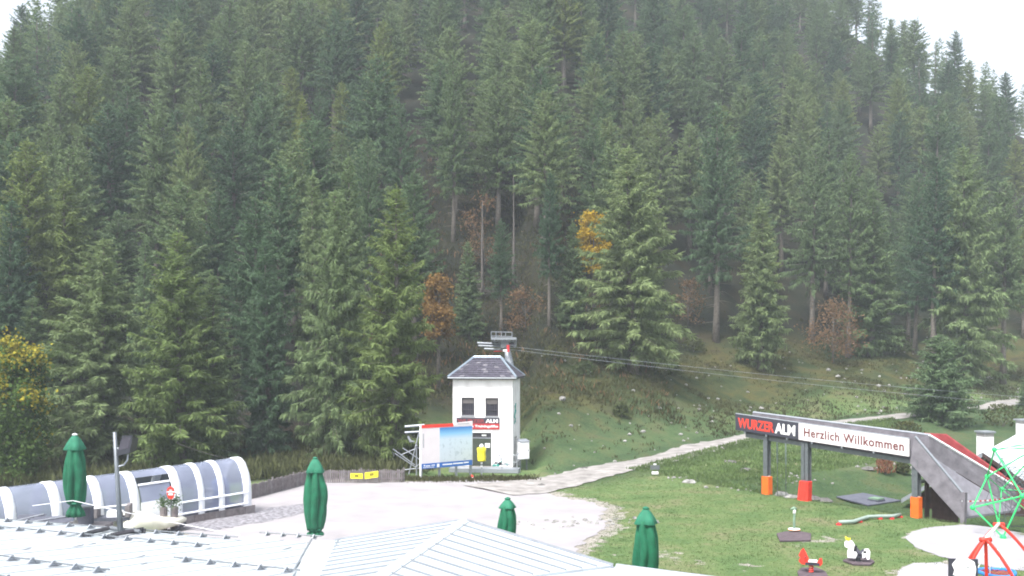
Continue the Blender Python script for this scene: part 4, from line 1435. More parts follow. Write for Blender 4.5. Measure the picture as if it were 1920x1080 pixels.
for x0, x1, y0, y1, lab, tilt in ((657, 680, 887, 898, 'left yellow sign with dark bar on the picket fence', -.01), (684, 709, 884, 897, 'right yellow sign with dark bar on the picket fence', .07)):
    c = P((x0 + x1) / 2, (y0 + y1) / 2, 59.1)
    t = thing('yellow_sign', lab, 'sign', c, 'yellow signs on the fence')
    w, h = (x1 - x0) / F * 59.1 / 2, (y1 - y0) / F * 59.1 / 2 * .9
    uu = (1, 0, tilt)
    mb = MB(o=c); mb.prism([(-w, 0, -h - tilt * w * 2), (w, 0, -h + tilt * w * 2), (w, 0, h + tilt * w * 2), (-w, 0, h - tilt * w * 2)], (0, .03, 0)); mb.build('board', M['yellowpaint'], t)
    for z in (-.05, .03):
        mb = MB(o=c); mb.prism([(-w * .3, -.008, z), (w * .35, -.008, z + tilt * w), (w * .35, -.008, z + .05 + tilt * w), (-w * .3, -.008, z + .05)], (0, .005, 0)); mb.build('printed_bar', M['black'], t)

# ------------------------------------------------------------------ glazed conveyor tunnel
ta = Vector((-12.55, 48.5, 0)); tdir = Vector((-.671, -.741, 0)); tback = Vector((-.741, .671, 0))
tun = thing('conveyor_tunnel', 'long arched glazed tunnel with white ribs behind the left parasol', 'tunnel', ta + tdir * 7)
prof = [(0, .0), (0, .55), (.0, 1.05), (.05, 1.5), (.2, 1.95), (.5, 2.4), (.8, 2.6), (1.1, 2.65), (1.5, 2.55), (1.85, 2.25), (2.1, 1.8), (2.2, 1.3), (2.2, .0)]
def tz_t(s): return -.032 * s - .02
def tp(s, u, z, out=0):
    p = ta + tdir * s + tback * u
    return Vector((p.x, p.y, z + tz_t(s)))
def offset_prof(o):
    c = (1.1, 1.0); r = []
    for u, z in prof:
        if z <= 0: r.append((u + (o if u > 1 else -o), z)); continue
        dx, dz = u - c[0], max(z - c[1], 0)
        l = math.hypot(dx, dz) or 1
        r.append((u + dx / l * o, z + dz / l * o))
    return r
def s_of(px):
    lo, hi = -1, 16
    for _ in range(50):
        m_ = (lo + hi) / 2
        q = ta + tdir * m_
        if CX + F * q.x / q.y > px: lo = m_
        else: hi = m_
    return lo
ribs = [s_of(x) for x in (464, 416, 378, 334, 254, 186, 108, 22)] + [14.2, 16.4]
def arch(s0, s1, p, lo=0, hi=None, thick=None):
    mb = MB()
    pin = p
    hi = hi or len(p)
    a = [tp(s0, u, z) for u, z in p[lo:hi]]; b = [tp(s1, u, z) for u, z in p[lo:hi]]
    n = len(a)
    mb.add(a + b, [(i, i + 1, n + i + 1, n + i) for i in range(n - 1)])
    return mb
def arch_solid(s0, s1, o0, o1):
    mb = MB()
    pi, po = offset_prof(o0), offset_prof(o1)
    n = len(pi)
    V = [tp(s0, *q) for q in pi] + [tp(s1, *q) for q in pi] + [tp(s0, *q) for q in po] + [tp(s1, *q) for q in po]
    fs = []
    for i in range(n - 1):
        fs += [(2 * n + i, 2 * n + i + 1, 3 * n + i + 1, 3 * n + i), (i, n + i, n + i + 1, i + 1), (i, i + 1, 2 * n + i + 1, 2 * n + i), (n + i, 3 * n + i, 3 * n + i + 1, n + i + 1)]
    mb.add(V, fs)
    return mb
for i, s in enumerate(ribs):
    w = .15 if i in (1, 2) else .21
    arch_solid(s - w, s + w, -.04, .025).build('rib', M['ribwhite'], tun, True)
for i in range(len(ribs) - 1):
    s0, s1 = ribs[i], ribs[i + 1]
    if i == 3:
        pn = arch(s0, s1, prof, 5).build('pane', M['pane'], tun, True)
        # door bay: solid white leaf with a window
        mb = MB(); mb.hexa([tp(s0 + .27, .02, .1), tp(s1 - .27, .02, .1), tp(s1 - .27, .02, 1.35), tp(s0 + .27, .02, 1.35)], [tp(s0 + .27, -.03, .1), tp(s1 - .27, -.03, .1), tp(s1 - .27, -.03, 1.35), tp(s0 + .27, -.03, 1.35)])
        dr = mb.build('door', M['ribwhite'], tun)
        mb = MB(); mb.hexa([tp(s0 + .3, .04, 1.36), tp(s1 - .3, .04, 1.36), tp(s1 - .3, .3, 2.05), tp(s0 + .3, .3, 2.05)], [tp(s0 + .3, .0, 1.36), tp(s1 - .3, .0, 1.36), tp(s1 - .3, .26, 2.07), tp(s0 + .3, .26, 2.07)])
        mb.build('door_window', M['pane'], tun)
        MB().tube([tp(s0 + .27, .27, 2.1), tp(s1 - .27, .27, 2.1)], .05, 6).build('door_header', M['ribwhite'], tun)
        continue
    arch(s0, s1, prof, 1).build('pane', M['pane'], tun, True)
    MB().tube([tp(s0, -.02, 1.08 if i < 3 else .85), tp(s1, -.02, 1.08 if i < 3 else .85)], .045, 6).build('glazing_bar', M['ribwhite'], tun)
    MB().tube([tp(s0, -.02, .56), tp(s1, -.02, .56)], .05, 6).build('glazing_bar', M['ribwhite'], tun)
    if i >= 4:
        mb = MB(); mb.hexa([tp(s0, .03, -.3), tp(s1, .03, -.3), tp(s1, .03, .55), tp(s0, .03, .55)], [tp(s0, -.02, -.3), tp(s1, -.02, -.3), tp(s1, -.02, .55), tp(s0, -.02, .55)])
        mb.build('lower_panel', M['ribwhite'] if i != 4 else M['galvlight'], tun)
k = 0
s = -.25
while s < ribs[4] - .3:
    mb = MB(); h = .42
    mb.hexa([tp(s, -.02, -.3), tp(s + .52, -.02, -.3), tp(s + .52, -.02, h), tp(s, -.02, h)], [tp(s, -.07, -.3), tp(s + .52, -.07, -.3), tp(s + .52, -.07, h), tp(s, -.07, h)])
    mb.build('skirting_board', M['wood'] if k % 3 else M['woodlight'], tun)
    s += .54; k += 1
mb = MB(); mb.hexa([tp(-.3, .1, -.4), tp(16.4, .1, -.4), tp(16.4, 2.1, -.4), tp(-.3, 2.1, -.4)], [tp(-.3, .1, .32), tp(16.4, .1, .32), tp(16.4, 2.1, .32), tp(-.3, 2.1, .32)])
mb.build('conveyor_belt', M['rubbergrey'], tun)
mb = MB(); mb.hexa([tp(-.05, .55, .33), tp(.0, .55, .33), tp(.0, .75, .33), tp(-.05, .75, .33)], [tp(-.05, .55, 2.3), tp(.0, .55, 2.3), tp(.0, .75, 2.3), tp(-.05, .75, 2.3)])
mb.build('inner_post', M['ribwhite'], tun)
# blue drive housing inside, standing on the belt
bb = tp(.95, 1.05, .34)
brl = thing('drive_housing', 'rounded blue machine housing inside the right end of the glazed tunnel', 'machine', bb)
MB(o=bb).lathe((0, 0, 0), [(.42, 0), (.45, .1), (.45, .95), (.42, 1.2), (.3, 1.42), (.08, 1.5)], 18).build('cover', M['blueplastic'], brl, True)
MB(o=bb).lathe((0, 0, .5), [(.47, 0), (.47, .08)], 18).build('strap', M['white'], brl)
ps = tp(2.05, .3, .34)
ibx = thing('control_box', 'small white control box inside the tunnel left of the blue housing', 'box', ps)
MB(o=ps).box(-.2, -.14, .5, .2, .14, 1.15).build('case', M['white'], ibx)
MB(o=ps).tube([(0, 0, 0), (0, 0, .5)], .05, 6).build('stand', M['galv'], ibx)
MB(o=ps).box(-.18, -.155, .98, .18, -.142, 1.12).build('panel', M['doorgreen'], ibx)

# covered snow machine, stop sign, cart and stacked things before the tunnel
sp_ = P(283, 962, 43.6); sp_.z = tz(sp_.x, sp_.y)
sx_ = (tdir * -1)
cov = thing('covered_snow_machine', 'low machine under a cream tarpaulin parked before the tunnel door', 'vehicle', sp_)
cm = MB(o=sp_, ux=sx_)
stn = [(-1.5, .12, .55, .5), (-1.35, .12, .95, .62), (-.8, .16, 1.12, .7), (-.2, .2, 1.05, .72), (.3, .24, .78, .7), (.9, .32, .72, .62), (1.35, .4, .7, .45), (1.55, .46, .6, .25)]
V = []
for (x, z0, z1, w) in stn:
    for k in range(12):
        an = 6.283 * k / 12
        ca, sa = math.cos(an), math.sin(an)
        sg = lambda v: math.copysign(abs(v) ** .55, v)
        V.append((x + .03 * math.sin(5 * an + x * 4), w * sg(ca) * (1 + .05 * math.sin(4 * an + x * 3)), (z0 + z1) / 2 + (z1 - z0) / 2 * sg(sa)))
n = 12
fs = [(i * n + k, i * n + (k + 1) % n, (i + 1) * n + (k + 1) % n, (i + 1) * n + k) for i in range(len(stn) - 1) for k in range(n)] + [tuple(range(n - 1, -1, -1)), tuple(range(len(V) - n, len(V)))]
cm.add(V, fs)
cm.build('tarpaulin', M['cream'], cov, True)
mb = MB(o=sp_, ux=sx_); mb.tube([(-1.2, -.6, .08), (.3, -.6, .08), (.9, -.55, .2), (1.35, -.5, .42)], .07, 6); mb.build('runner', M['darkmetal'], cov)
mb = MB(o=sp_, ux=sx_); mb.tube([(-1.2, .6, .08), (.3, .6, .08), (.9, .55, .2), (1.35, .5, .42)], .07, 6); mb.build('runner', M['darkmetal'], cov)
mb = MB(o=sp_, ux=sx_); mb.box(-1.7, -.5, .04, -1.1, .5, .12); mb.build('rear_skid', M['red'], cov)
rp_ = P(320, 924, 43.9)
rs_ = thing('stop_sign', 'red rounded sign with white bars on a thin pole before the tunnel door', 'sign', (rp_.x, rp_.y, tz(rp_.x, rp_.y)))
pts = [(.0, .29), (.14, .2), (.18, .03), (.13, -.2), (.05, -.27), (-.05, -.27), (-.13, -.2), (-.18, .03), (-.14, .2)]
mb = MB(o=rp_); mb.prism([(x, 0, z) for x, z in pts][::-1], (0, .03, 0)); plate = mb.build('plate', M['redbright'], rs_)
MB(o=rp_).box(-.17, -.009, .02, .17, -.002, .06).build('bar', M['white'], plate)
MB(o=rp_).box(-.1, -.009, -.1, .1, -.002, -.03).build('bar', M['white'], plate)
MB(o=rp_).box(-.06, -.009, .1, .06, -.002, .13).build('bar', M['white'], plate)
MB().tube([(rp_.x, rp_.y + .06, tz(rp_.x, rp_.y)), (rp_.x, rp_.y + .06, rp_.z + .1)], .03, 6).build('pole', M['galv'], rs_)
for px, py, Y, sc, lab in ((307, 944, 44.0, .9, 'small potted evergreen left of the red stop sign'), (327, 943, 44.1, 1.2, 'bushy potted evergreen under the red stop sign')):
    p = P(px, py + 8, Y)
    t = thing('potted_evergreen', lab, 'plant', p)
    MB(o=p).lathe((0, 0, -max(0, p.z - tz(p.x, p.y))), [(.14, 0), (.17, max(.1, p.z - tz(p.x, p.y)) + .02), (.13, max(.1, p.z - tz(p.x, p.y)) + .03)], 10).build('pot', M['wood'], t)
    rng = np.random.default_rng(int(px))
    nn = 260
    q_ = rng.normal(0, 1, (nn, 3)) * np.array([.12, .1, .14]) * sc + np.array([0, 0, .25])
    d = rng.normal(0, 1, (nn, 3)); d /= np.linalg.norm(d, axis=1, keepdims=True)
    Vv, Fq = kites(q_, d, np.full(nn, .13), np.full(nn, .025), rng)
    o = bpy.data.objects.new('foliage', mesh_from('foliage', Vv, Fq, M['spruce'])); COL.objects.link(o); o.parent = t
# utility cart
cp_ = P(212, 975, 42.5); cp_.z = tz(cp_.x, cp_.y)
ct = thing('utility_cart', 'open utility cart with pale seat and end boards before the tunnel', 'cart', cp_)
cu_ = lambda: MB(o=cp_, ux=(.98, .18, 0))
zb_ = P(212, 968, 42.5).z - cp_.z
cu_().box(-.72, -.35, zb_ - .15, .72, .35, zb_).build('bed', M['rubbergrey'], ct)
cu_().box(-.74, -.38, zb_ + .002, -.56, .38, zb_ + .38).build('end_board', M['woodlight'], ct)
cu_().box(.54, -.38, zb_ + .002, .72, .38, zb_ + .5).build('end_board', M['woodlight'], ct)
cu_().tube([(-.68, -.36, zb_ + .4), (.62, -.36, zb_ + .52)], .035, 6).build('rail', M['white'], ct)
cu_().box(-.2, -.3, zb_ + .002, .4, .1, zb_ + .24).build('seat', M['white'], ct)
for x in (-.5, .5):
    for y in (-.36, .36):
        mb = MB(o=cu_().w((x, y, .16)), ux=(.98, .18, 0), uz=cu_().uy)
        mb.lathe((0, 0, -.05), [(.04, 0), (.19, .01), (.2, .05), (.19, .09), (.04, .1)], 14)
        mb.build('wheel', M['darkmetal'], ct)
    cu_().tube([(x, 0, .2), (x, 0, zb_ - .1)], .05, 6).build('strut', M['galv'], ct)
# folded tables under grey sheets on the terrace
for (px, py, w, lab) in ((52, 968, .5, 'grey folded trestle table leaning beside the left parasol'), (90, 972, .75, 'longer grey folded trestle table on the terrace edge')):
    p = P(px, py, 38.6)
    t = thing('folded_table', lab, 'table', (p.x, p.y, 1.22), 'folded tables on the terrace')
    o_ = lambda: MB(o=(p.x, p.y, 1.22), ux=(.97, .2, 0))
    hh = max(.25, p.z - 1.22)
    o_().prism([(-w, 0, .06), (w, 0, .06), (w + .1, .35, hh), (-w + .1, .35, hh)], (0, .03, .01)).build('top', M['rubbergrey'], t)
    for x in (-w * .7, w * .7):
        o_().tube([(x, .5, 0), (x + .1, .37, hh)], .02, 6).build('leg', M['galvlight'], t)
    o_().tube([(-w, -.03, hh * .5), (w, .3, hh + .02)], .02, 6).build('brace', M['galvlight'], t)

# terrace below the left parasol (mostly hidden behind the roof edge)
mb = MB(); mb.box(-26, 29, -.6, -15.5, 39.4, 1.2); mb.build('terrace', M['woodlight'], kind='structure')
wb = P(150, 975, 38.9)
box_ = thing('storage_box', 'dark grey storage box on the terrace right of the left parasol', 'box', (wb.x + .2, wb.y, 1.2))
MB(o=(wb.x + .2, wb.y, 1.2)).box(-.25, -.2, 0, .25, .2, .62).build('body', M['rubbergrey'], box_)
MB(o=(wb.x + .2, wb.y, 1.2)).box(-.27, -.22, .622, .27, .22, .68).build('lid', M['galv'], box_)

# ------------------------------------------------------------------ parasols
def parasol(px, top, bottom, Y, wpx, zbase, label, seed, lean=0.0, tail=.25, puff=1.0):
    r = random.Random(seed)
    a = P(px, top, Y); b = P(px, bottom, Y)
    H = a.z - zbase
    base = Vector((a.x, Y, zbase))
    t = thing('parasol', label, 'parasol', base, 'closed green parasols')
    Ln = a.z - b.z
    R = wpx / F * Y / 2
    zb = b.z - zbase
    o_ = lambda: MB(o=base, ux=(1, 0, 0), uz=(lean, 0, 1))
    o_().tube([(0, 0, .06), (0, 0, H - .02)], .035, 10).build('pole', M['white'], t)
    o_().lathe((0, 0, 0), [(.42, 0), (.42, .05), (.1, .09), (.07, .3)], 16).build('base', M['plinth'], t)
    nf = 6
    p1 = r.uniform(0, 6)
    def fold(an, i):
        c = abs(math.sin(an * nf / 2 + p1 + .25 * math.sin(i * .5)))
        return .6 + .4 * c ** .6 + .1 * math.sin(2 * an + i * .22 + p1) + .05 * math.sin(5 * an - i * .35)
    ztop = zb + Ln
    prof_ = []
    for k in range(19):
        f = k / 18
        z = zb + tail + (Ln * .86 - tail) * f
        rad = R * (.55 + .45 * math.sin(math.pi * min(1, .12 + f * .72))) * puff if f < .75 else R * (.55 + .45 * math.sin(math.pi * (.12 + .54))) * (1 - (f - .75) * 1.15)
        prof_.append((rad, z))
    o_().lathe((0, 0, 0), prof_, 64, wob=fold).build('canopy', M['umb'], t, True)
    # valance bunch below the strap
    if tail > .12:
        pf = [(R * .78, zb), (R * .7, zb + tail * .35), (R * .42, zb + tail * .8), (R * .5, zb + tail)]
        o_().lathe((0, 0, 0), pf, 48, wob=lambda an, i: .75 + .35 * abs(math.sin(an * 4 + p1))).build('valance', M['umb'], t, True)
    o_().lathe((0, 0, zb + tail - .04), [(R * .62, 0), (R * .64, .04), (R * .62, .08)], 16).build('strap', M['umblight'], t, True)
    # hood: the small upper tier
    o_().lathe((0, 0, ztop - Ln * .185), [(R * .95, 0), (R * .98, .02), (R * .74, Ln * .075), (R * .5, Ln * .125), (R * .25, Ln * .17), (.03, Ln * .185)], 48,
               wob=lambda an, i: 1 - .22 * (.5 + .5 * math.cos(an * 4 + p1)) * (1 if i < 3 else .4)).build('hood', M['umblight'], t, True)
    o_().lathe((0, 0, ztop - .02), [(.09, 0), (.1, .03), (.05, .06), (.01, .075)], 12).build('finial', M['white'] if seed == 1 else M['umblight'], t, True)
    return t
parasol(142, 815, 968, 38, 42, 1.2, 'closed green parasol leftmost, in front of the glazed tunnel', 1, lean=-.01, tail=.5)
parasol(591, 859, 1003, 40, 42, 0, 'closed green parasol in front of the picket fence', 2, tail=.22, puff=1.05)
parasol(948, 935, 1030, 32, 36, 0, 'closed green parasol showing only its upper half behind the gable peak', 3, lean=.02, tail=.3)
parasol(1211, 953, 1110, 29, 50, 0, 'closed green parasol at the edge of the lawn, rightmost', 4, tail=.3)

# ------------------------------------------------------------------ lodge roofs in the foreground
# left roof: falls gently away from the camera towards its eave
e0, e1 = G(0, 972, 3.9), G(448, 1013, 3.9)
ed = (e1 - e0).normalized()
inn = Vector((ed.y, -ed.x, 0))
if inn.y > 0: inn = -inn
slope = .105
rn = ed.cross(inn + Vector((0, 0, slope))).normalized()
if rn.z < 0: rn = -rn
lodge = thing('lodge_roof', 'wide pale sheet metal lodge roof with rows of snow guards in the left foreground', 'building', (-12, 14, 0))
def lp(a, b, h=0):
    p = e0 + ed * a + inn * b
    return Vector((p.x, p.y, 3.9 + slope * b)) + rn * h
ALEN = (e1 - e0).length
a = -14.0
kk = 0
rr = random.Random(6)
VALX = lambda Y: -4.03 + (20.6 - Y) * .115          # plan line of the valley beside the gabled roof
wdt = .62
while a < 14:
    a1 = a + wdt - .003
    far = 0 if a < ALEN - .3 else -.62
    b1 = 17.0
    # the panel stops at the valley
    def clipb(aa):
        for b_ in np.arange(far, 17, .1):
            q_ = lp(aa, b_)
            if q_.x > VALX(q_.y): return None if b_ <= far + .15 else b_
        return 17.0
    # find entering range (points left of the valley only)
    ok0 = [b_ for b_ in np.arange(far, 17, .1) if lp(a, b_).x < VALX(lp(a, b_).y)]
    ok1 = [b_ for b_ in np.arange(far, 17, .1) if lp(a1, b_).x < VALX(lp(a1, b_).y)]
    if ok0 and ok1:
        h = rr.uniform(0, .004)
        mb = MB()
        q4 = [lp(a, max(ok0[0], far), h), lp(a1, max(ok1[0], far), h), lp(a1, ok1[-1], h), lp(a, ok0[-1], h)]
        mb.hexa([p - rn * .04 for p in q4], q4)
        pnl = mb.build('roof_panel', M['roofmetal2'] if rr.random() < .3 else M['roofmetal'], lodge)
        mb = MB()
        q5 = [lp(a1 - .004, max(ok1[0], far) + .02, .006), lp(a1 + .014, max(ok1[0], far) + .02, .006), lp(a1 + .014, ok1[-1], .006), lp(a1 - .004, ok1[-1], .006)]
        mb.hexa(q5, [p + rn * .009 for p in q5])
        mb.build('seam', M['roofmetal2'], pnl)
    a += wdt
def lproof(px, py):
    return plane_at(px, py, lp(0, 0), rn)
def snow_guard(x0, y0, x1, y1, n, up=.07):
    a, b = lproof(x0, y0), lproof(x1, y1)
    g = MB()
    g.tube([a + rn * up, b + rn * up], .013, 6)
    gd = g.build('snow_guard', M['galv'], lodge)
    d = (b - a).normalized()
    s = rn.cross(d)
    for i in range(n):
        c = a.lerp(b, (i + .5) / n)
        k = MB(o=c, ux=d, uz=rn)
        k.box(-.04, -.09, .004, .04, .08, .012)
        k.prism([(-.012, -.1, .016), (-.012, .05, .016), (-.012, .02, up + .03), (-.012, -.02, up + .03)], (.024, 0, 0))
        k.box(-.03, .05, .016, .03, .13, .045)
        k.build('guard_clip', M['galvlight'], gd)
snow_guard(-80, 972, 445, 1013, 13)
snow_guard(-60, 988, 392, 1028, 11)
snow_guard(-70, 1040, 205, 1077, 7)
snow_guard(325, 1052, 562, 1077, 5)
snow_guard(486, 1004, 603, 1011, 4)
snow_guard(-40, 1083, 150, 1110, 5)
# small bent metal scraps and repair strips on the sheet
for (x, y, w) in ((128, 1007, .5), (48, 1031, .22), (145, 1025, .3), (172, 1021, .2), (262, 1045, .25), (390, 1030, .2), (537, 1030, .3), (270, 1058, .12)):
    c = lproof(x, y)
    mb = MB(o=c, ux=inn, uz=rn); mb.box(-w / 2, -.02, .008, w / 2, .02, .02); mb.build('patch_strip', M['seam'], lodge)
# eave board, gutter and walls under the roof
mb = MB(); q4 = [lp(-14, -.02, -.05), lp(ALEN, -.02, -.05), lp(ALEN, .06, -.05), lp(-14, .06, -.05)]
mb.hexa([p - Vector((0, 0, .22)) for p in q4], q4); mb.build('eave_board', M['galvlight'], lodge)
mb = MB(); mb.tube([lp(-14, -.09, -.06), lp(ALEN, -.09, -.06)], .06, 8); mb.build('gutter', M['galv'], lodge)
mb = MB(); q4 = [lp(-13.5, .5, -.12), lp(ALEN - 1, .5, -.12), lp(ALEN - 1, 17, -.12), lp(-13.5, 17, -.12)]
mb.hexa([Vector((p.x, p.y, -.2)) for p in q4], q4); mb.build('wall', M['render'], lodge)

# gabled roof on the right
R0 = Vector((-.95, 20.0, 4.58)); rd = Vector((-.208, -.978, 0)).normalized(); wv = Vector((.978, -.208, 0)).normalized()
gable = thing('gabled_roof', 'gabled standing seam metal roof with its peak in the bottom centre', 'building', (-1.5, 14, 0))
nR = Vector((.26 * wv.x, .26 * wv.y, 1)).normalized(); nL = Vector((-.19 * wv.x, -.19 * wv.y, 1)).normalized()
def gp(t, w, h=0):
    p = R0 + rd * t + wv * w
    s = .26 * w if w > 0 else -.19 * w
    return Vector((p.x, p.y, 4.58 - s + h))
def valley_w(t):
    """distance left of the ridge at which the slope meets the valley"""
    for w in np.arange(0.05, 4, .02):
        p = R0 + rd * t - wv * w
        if p.x < VALX(p.y) + .46: return w
    return 4.0
ex0, ex1 = plane_at(1123, 1063, R0, nR), plane_at(987, 1080, R0, nR)
def eave_w(t):
    # the eave line through two photographed points on the right slope
    a = ((ex0 - R0).dot(rd), (ex0 - R0).dot(wv)); b = ((ex1 - R0).dot(rd), (ex1 - R0).dot(wv))
    f = (t - a[0]) / (b[0] - a[0])
    return min(a[1] + (b[1] - a[1]) * f, 2.95)
st_ = .47
t = 0.0
i = 0
while t < 12:
    t1 = t + st_ - .004
    for side in (-1, 1):
        if side < 0:
            wa, wb_ = valley_w(t), valley_w(t1)
            if wa < .15 or wb_ < .12: continue
            q4 = [gp(t, 0), gp(t, -wa), gp(t1, -wb_), gp(t1, 0)]
        else:
            wa, wb_ = max(.6, eave_w(t)), max(.6, eave_w(t1))
            q4 = [gp(t, 0), gp(t1, 0), gp(t1, wb_), gp(t, wa)]
        mb = MB(); mb.hexa([p - Vector((0, 0, .05)) for p in q4], q4)
        pn = mb.build('roof_panel', M['roofmetal'] if (i * 7 + side) % 3 else M['roofmetal2'], gable)
        wf = wb_
        mb = MB()
        if side < 0: q5 = [gp(t1 - .012, -.1, .001), gp(t1 - .012, -wf + .02, .001), gp(t1 + .02, -wf + .02, .001), gp(t1 + .02, -.1, .001)]
        else: q5 = [gp(t1 - .012, .1, .001), gp(t1 + .02, .1, .001), gp(t1 + .02, wf - .02, .001), gp(t1 - .012, wf - .02, .001)]
        mb.hexa(q5, [p + Vector((0, 0, .028)) for p in q5]); mb.build('seam', M['seam'], pn)
    t += st_; i += 1
mb = MB(); q4 = [gp(-.02, -.12, .012), gp(12, -.12, .012), gp(12, .12, .01), gp(-.02, .12, .01)]
mb.add([gp(-.02, -.12, .012), gp(12, -.12, .012), gp(12, 0, .05), gp(-.02, 0, .05), gp(12, .12, .012), gp(-.02, .12, .012)], [(0, 3, 2, 1), (3, 5, 4, 2)])
mb.build('ridge_cap', M['roofmetal'], gable)
for s_ in (-1, 1):
    wv_ = valley_w(0) if s_ < 0 else 2.95
    mb = MB(); q4 = [gp(-.05, 0, .03), gp(-.05, s_ * wv_, .03), gp(.06, s_ * wv_, .03), gp(.06, 0, .03)]
    if s_ > 0: q4 = q4[::-1]
    mb.hexa([p - Vector((0, 0, .18)) for p in q4], q4); mb.build('verge_trim', M['galvlight'], gable)
# flat valley strip between the two roofs
mb = MB()
vz = 4.10
def vl(Y, o): return Vector((VALX(Y) + o, Y, 0))
for (Ya, Yb) in ((20.62, 17.2), (17.19, 13.5), (13.49, 8)):
    za = 4.06 + (20.6 - Ya) * .045; zb2 = 4.06 + (20.6 - Yb) * .045
    q4 = [vl(Ya, -.02) + Vector((0, 0, za)), vl(Yb, -.02) + Vector((0, 0, zb2)), vl(Yb, .5) + Vector((0, 0, zb2)), vl(Ya, .5) + Vector((0, 0, za))]
    mb = MB(); mb.hexa([p - Vector((0, 0, .08)) for p in q4], q4); mb.build('valley_flashing', M['roofmetal'], gable)
for o in (-.05, .5):
    mb = MB(); mb.tube([vl(20.6, o) + Vector((0, 0, 4.08)), vl(8, o) + Vector((0, 0, 4.64))], .022, 6); mb.build('valley_edge', M['seam'], gable)
# lower flat canopy on the right
outl = [G(1156, 1062, 3.72), G(1224, 1071, 3.72), G(1292, 1080, 3.72), Vector((5, 18, 3.72)), Vector((6.6, 16.9, 3.72)), Vector((6.5, 14, 3.72)), Vector((6.3, 11.5, 3.72)), Vector((6.0, 9, 3.72))]
innl = []
for k in range(8):
    t_ = k * 1.5
    innl.append(gp(t_, max(.6, eave_w(t_)) - .04, -.055))
for k in range(7):
    mb = MB(); q4 = [innl[k], innl[k + 1], outl[k + 1], outl[k]]
    nn_ = (q4[1] - q4[0]).cross(q4[3] - q4[0])
    if nn_.z < 0: q4 = q4[::-1]
    mb.hexa([p - Vector((0, 0, .12)) for p in q4], q4)
    mb.build('canopy_panel', M['roofmetal'] if k % 2 else M['roofmetal2'], gable)
mb = MB(); mb.tube([G(1156, 1061, 3.73), G(1292, 1079, 3.73), Vector((6.6, 16.95, 3.73))], .05, 6); mb.build('gutter', M['galvlight'], gable)
mb = MB(); mb.hexa([gp(.35, -2.3, -4.9), gp(11, -.9, -4.9), gp(11, 1.4, -4.9), gp(.35, 2.5, -4.9)], [gp(.35, -2.3, -.12), gp(11, -.9, -.2), gp(11, 1.4, -.12), gp(.35, 2.5, -.12)])
mb.build('wall', M['render'], gable)

# safety line along the left eave
cable([lp(.9, -.1, .35), lp(2.2, -.05, .55)] + sag(lp(2.2, -.05, .55), lp(ALEN, -.03, .1), .02, 8)[1:], .007, 'thin white line strung along the eave of the left roof', M['whiterope'], 'safety_line')

# floodlight mast standing on the left roof
mp_ = lproof(226, 1000)
mast = thing('floodlight_mast', 'grey steel mast with a black glossy floodlight on the left roof', 'floodlight', mp_)
topz = P(215, 810, mp_.y).z
mx = P(215, 810, mp_.y).x
mb = MB(); mb.tube([mp_ + Vector((0, 0, .05)), mp_.lerp(Vector((mx, mp_.y, topz)), .45), Vector((mx, mp_.y, topz))], [.065, .048, .042], 10); mb.build('pole', M['galv'], mast, True)
for a_, b_ in (((205, 996), (262, 1003)), ((163, 1006), (203, 997)), ((208, 1010), (268, 998))):
    A_, B_ = lproof(*a_) + rn * .07, lproof(*b_) + rn * .07
    mb = MB(); mb.tube([A_, B_], .045, 4); mb.build('base_beam', M['galv'] if a_[0] == 205 else M['frame'], mast)
for q_ in ((163, 1007), (208, 1011), (266, 1000)):
    mb = MB(o=lproof(*q_), uz=rn); mb.box(-.06, -.06, 0, .06, .06, .1); mb.build('foot', M['darkmetal'], mast)
lc = P(240, 836, mp_.y - .05)
lmp = MB(o=lc, ux=(.9, -.42, .0), uz=(.18, 0, 1))
lmp.add([(-.16, -.12, -.22), (.2, -.12, -.15), (.2, -.12, .24), (-.1, -.12, .22), (-.1, .14, -.15), (.12, .14, -.1), (.12, .14, .16), (-.06, .14, .14)],
        [(0, 1, 2, 3), (7, 6, 5, 4), (0, 4, 5, 1), (1, 5, 6, 2), (2, 6, 7, 3), (3, 7, 4, 0)])
hdl = lmp.build('lamp_housing', M['darkmetal'], mast)
g_ = MB(o=lc, ux=(.9, -.42, 0), uz=(.18, 0, 1)); g_.add([(-.12, -.125, -.1), (.16, -.125, -.04), (.16, -.125, .2), (-.06, -.125, .18)], [(0, 1, 2, 3)]); g_.build('lamp_glass', M['window'], hdl)
mb = MB(); mb.tube([P(216, 876, mp_.y), P(232, 872, mp_.y), P(239, 862, mp_.y), P(240, 852, mp_.y)], .018, 6); mb.build('bracket', M['galvlight'], mast)
mb = MB(); mb.tube([P(213, 840, mp_.y), P(236, 842, mp_.y)], .022, 6); mb.build('bracket', M['galv'], mast)

# ------------------------------------------------------------------ ski bridge with welcome sign and ramp
TL, TR, BL, BR = P(1379, 776, 56.5), P(1704, 823, 47.7), P(1379, 806, 56.5), P(1704, 856, 47.7)
bd = Vector((TR.x - TL.x, TR.y - TL.y, 0)).normalized()
bn = Vector((.822, .572, 0))
bn = (bn - bd * bn.dot(bd)).normalized()
bridge = thing('ski_bridge', 'grey bridge on steel posts carrying a long welcome sign, with a ramp down at right', 'bridge', (16.5, 51.5, 0))
def along(f, top): return (TL.lerp(TR, f) if top else BL.lerp(BR, f))
fs_ = next(f for f in np.linspace(0, 1, 2000) if CX + F * along(f, 1).x / along(f, 1).y > 1497)
def sign_panel(f0, f1, m):
    mb = MB(); q4 = [along(f0, 0), along(f1, 0), along(f1, 1), along(f0, 1)]
    mb.hexa([p + bn * .07 for p in q4], q4); return mb.build('sign_panel', m, bridge)
s1 = sign_panel(0, fs_ - .001, M['signdark']); s2 = sign_panel(fs_ + .001, 1, M['signwhite'])
sux = (BR - BL).normalized()
def spos(f, h): return along(f, 0).lerp(along(f, 1), h) - bn * .006
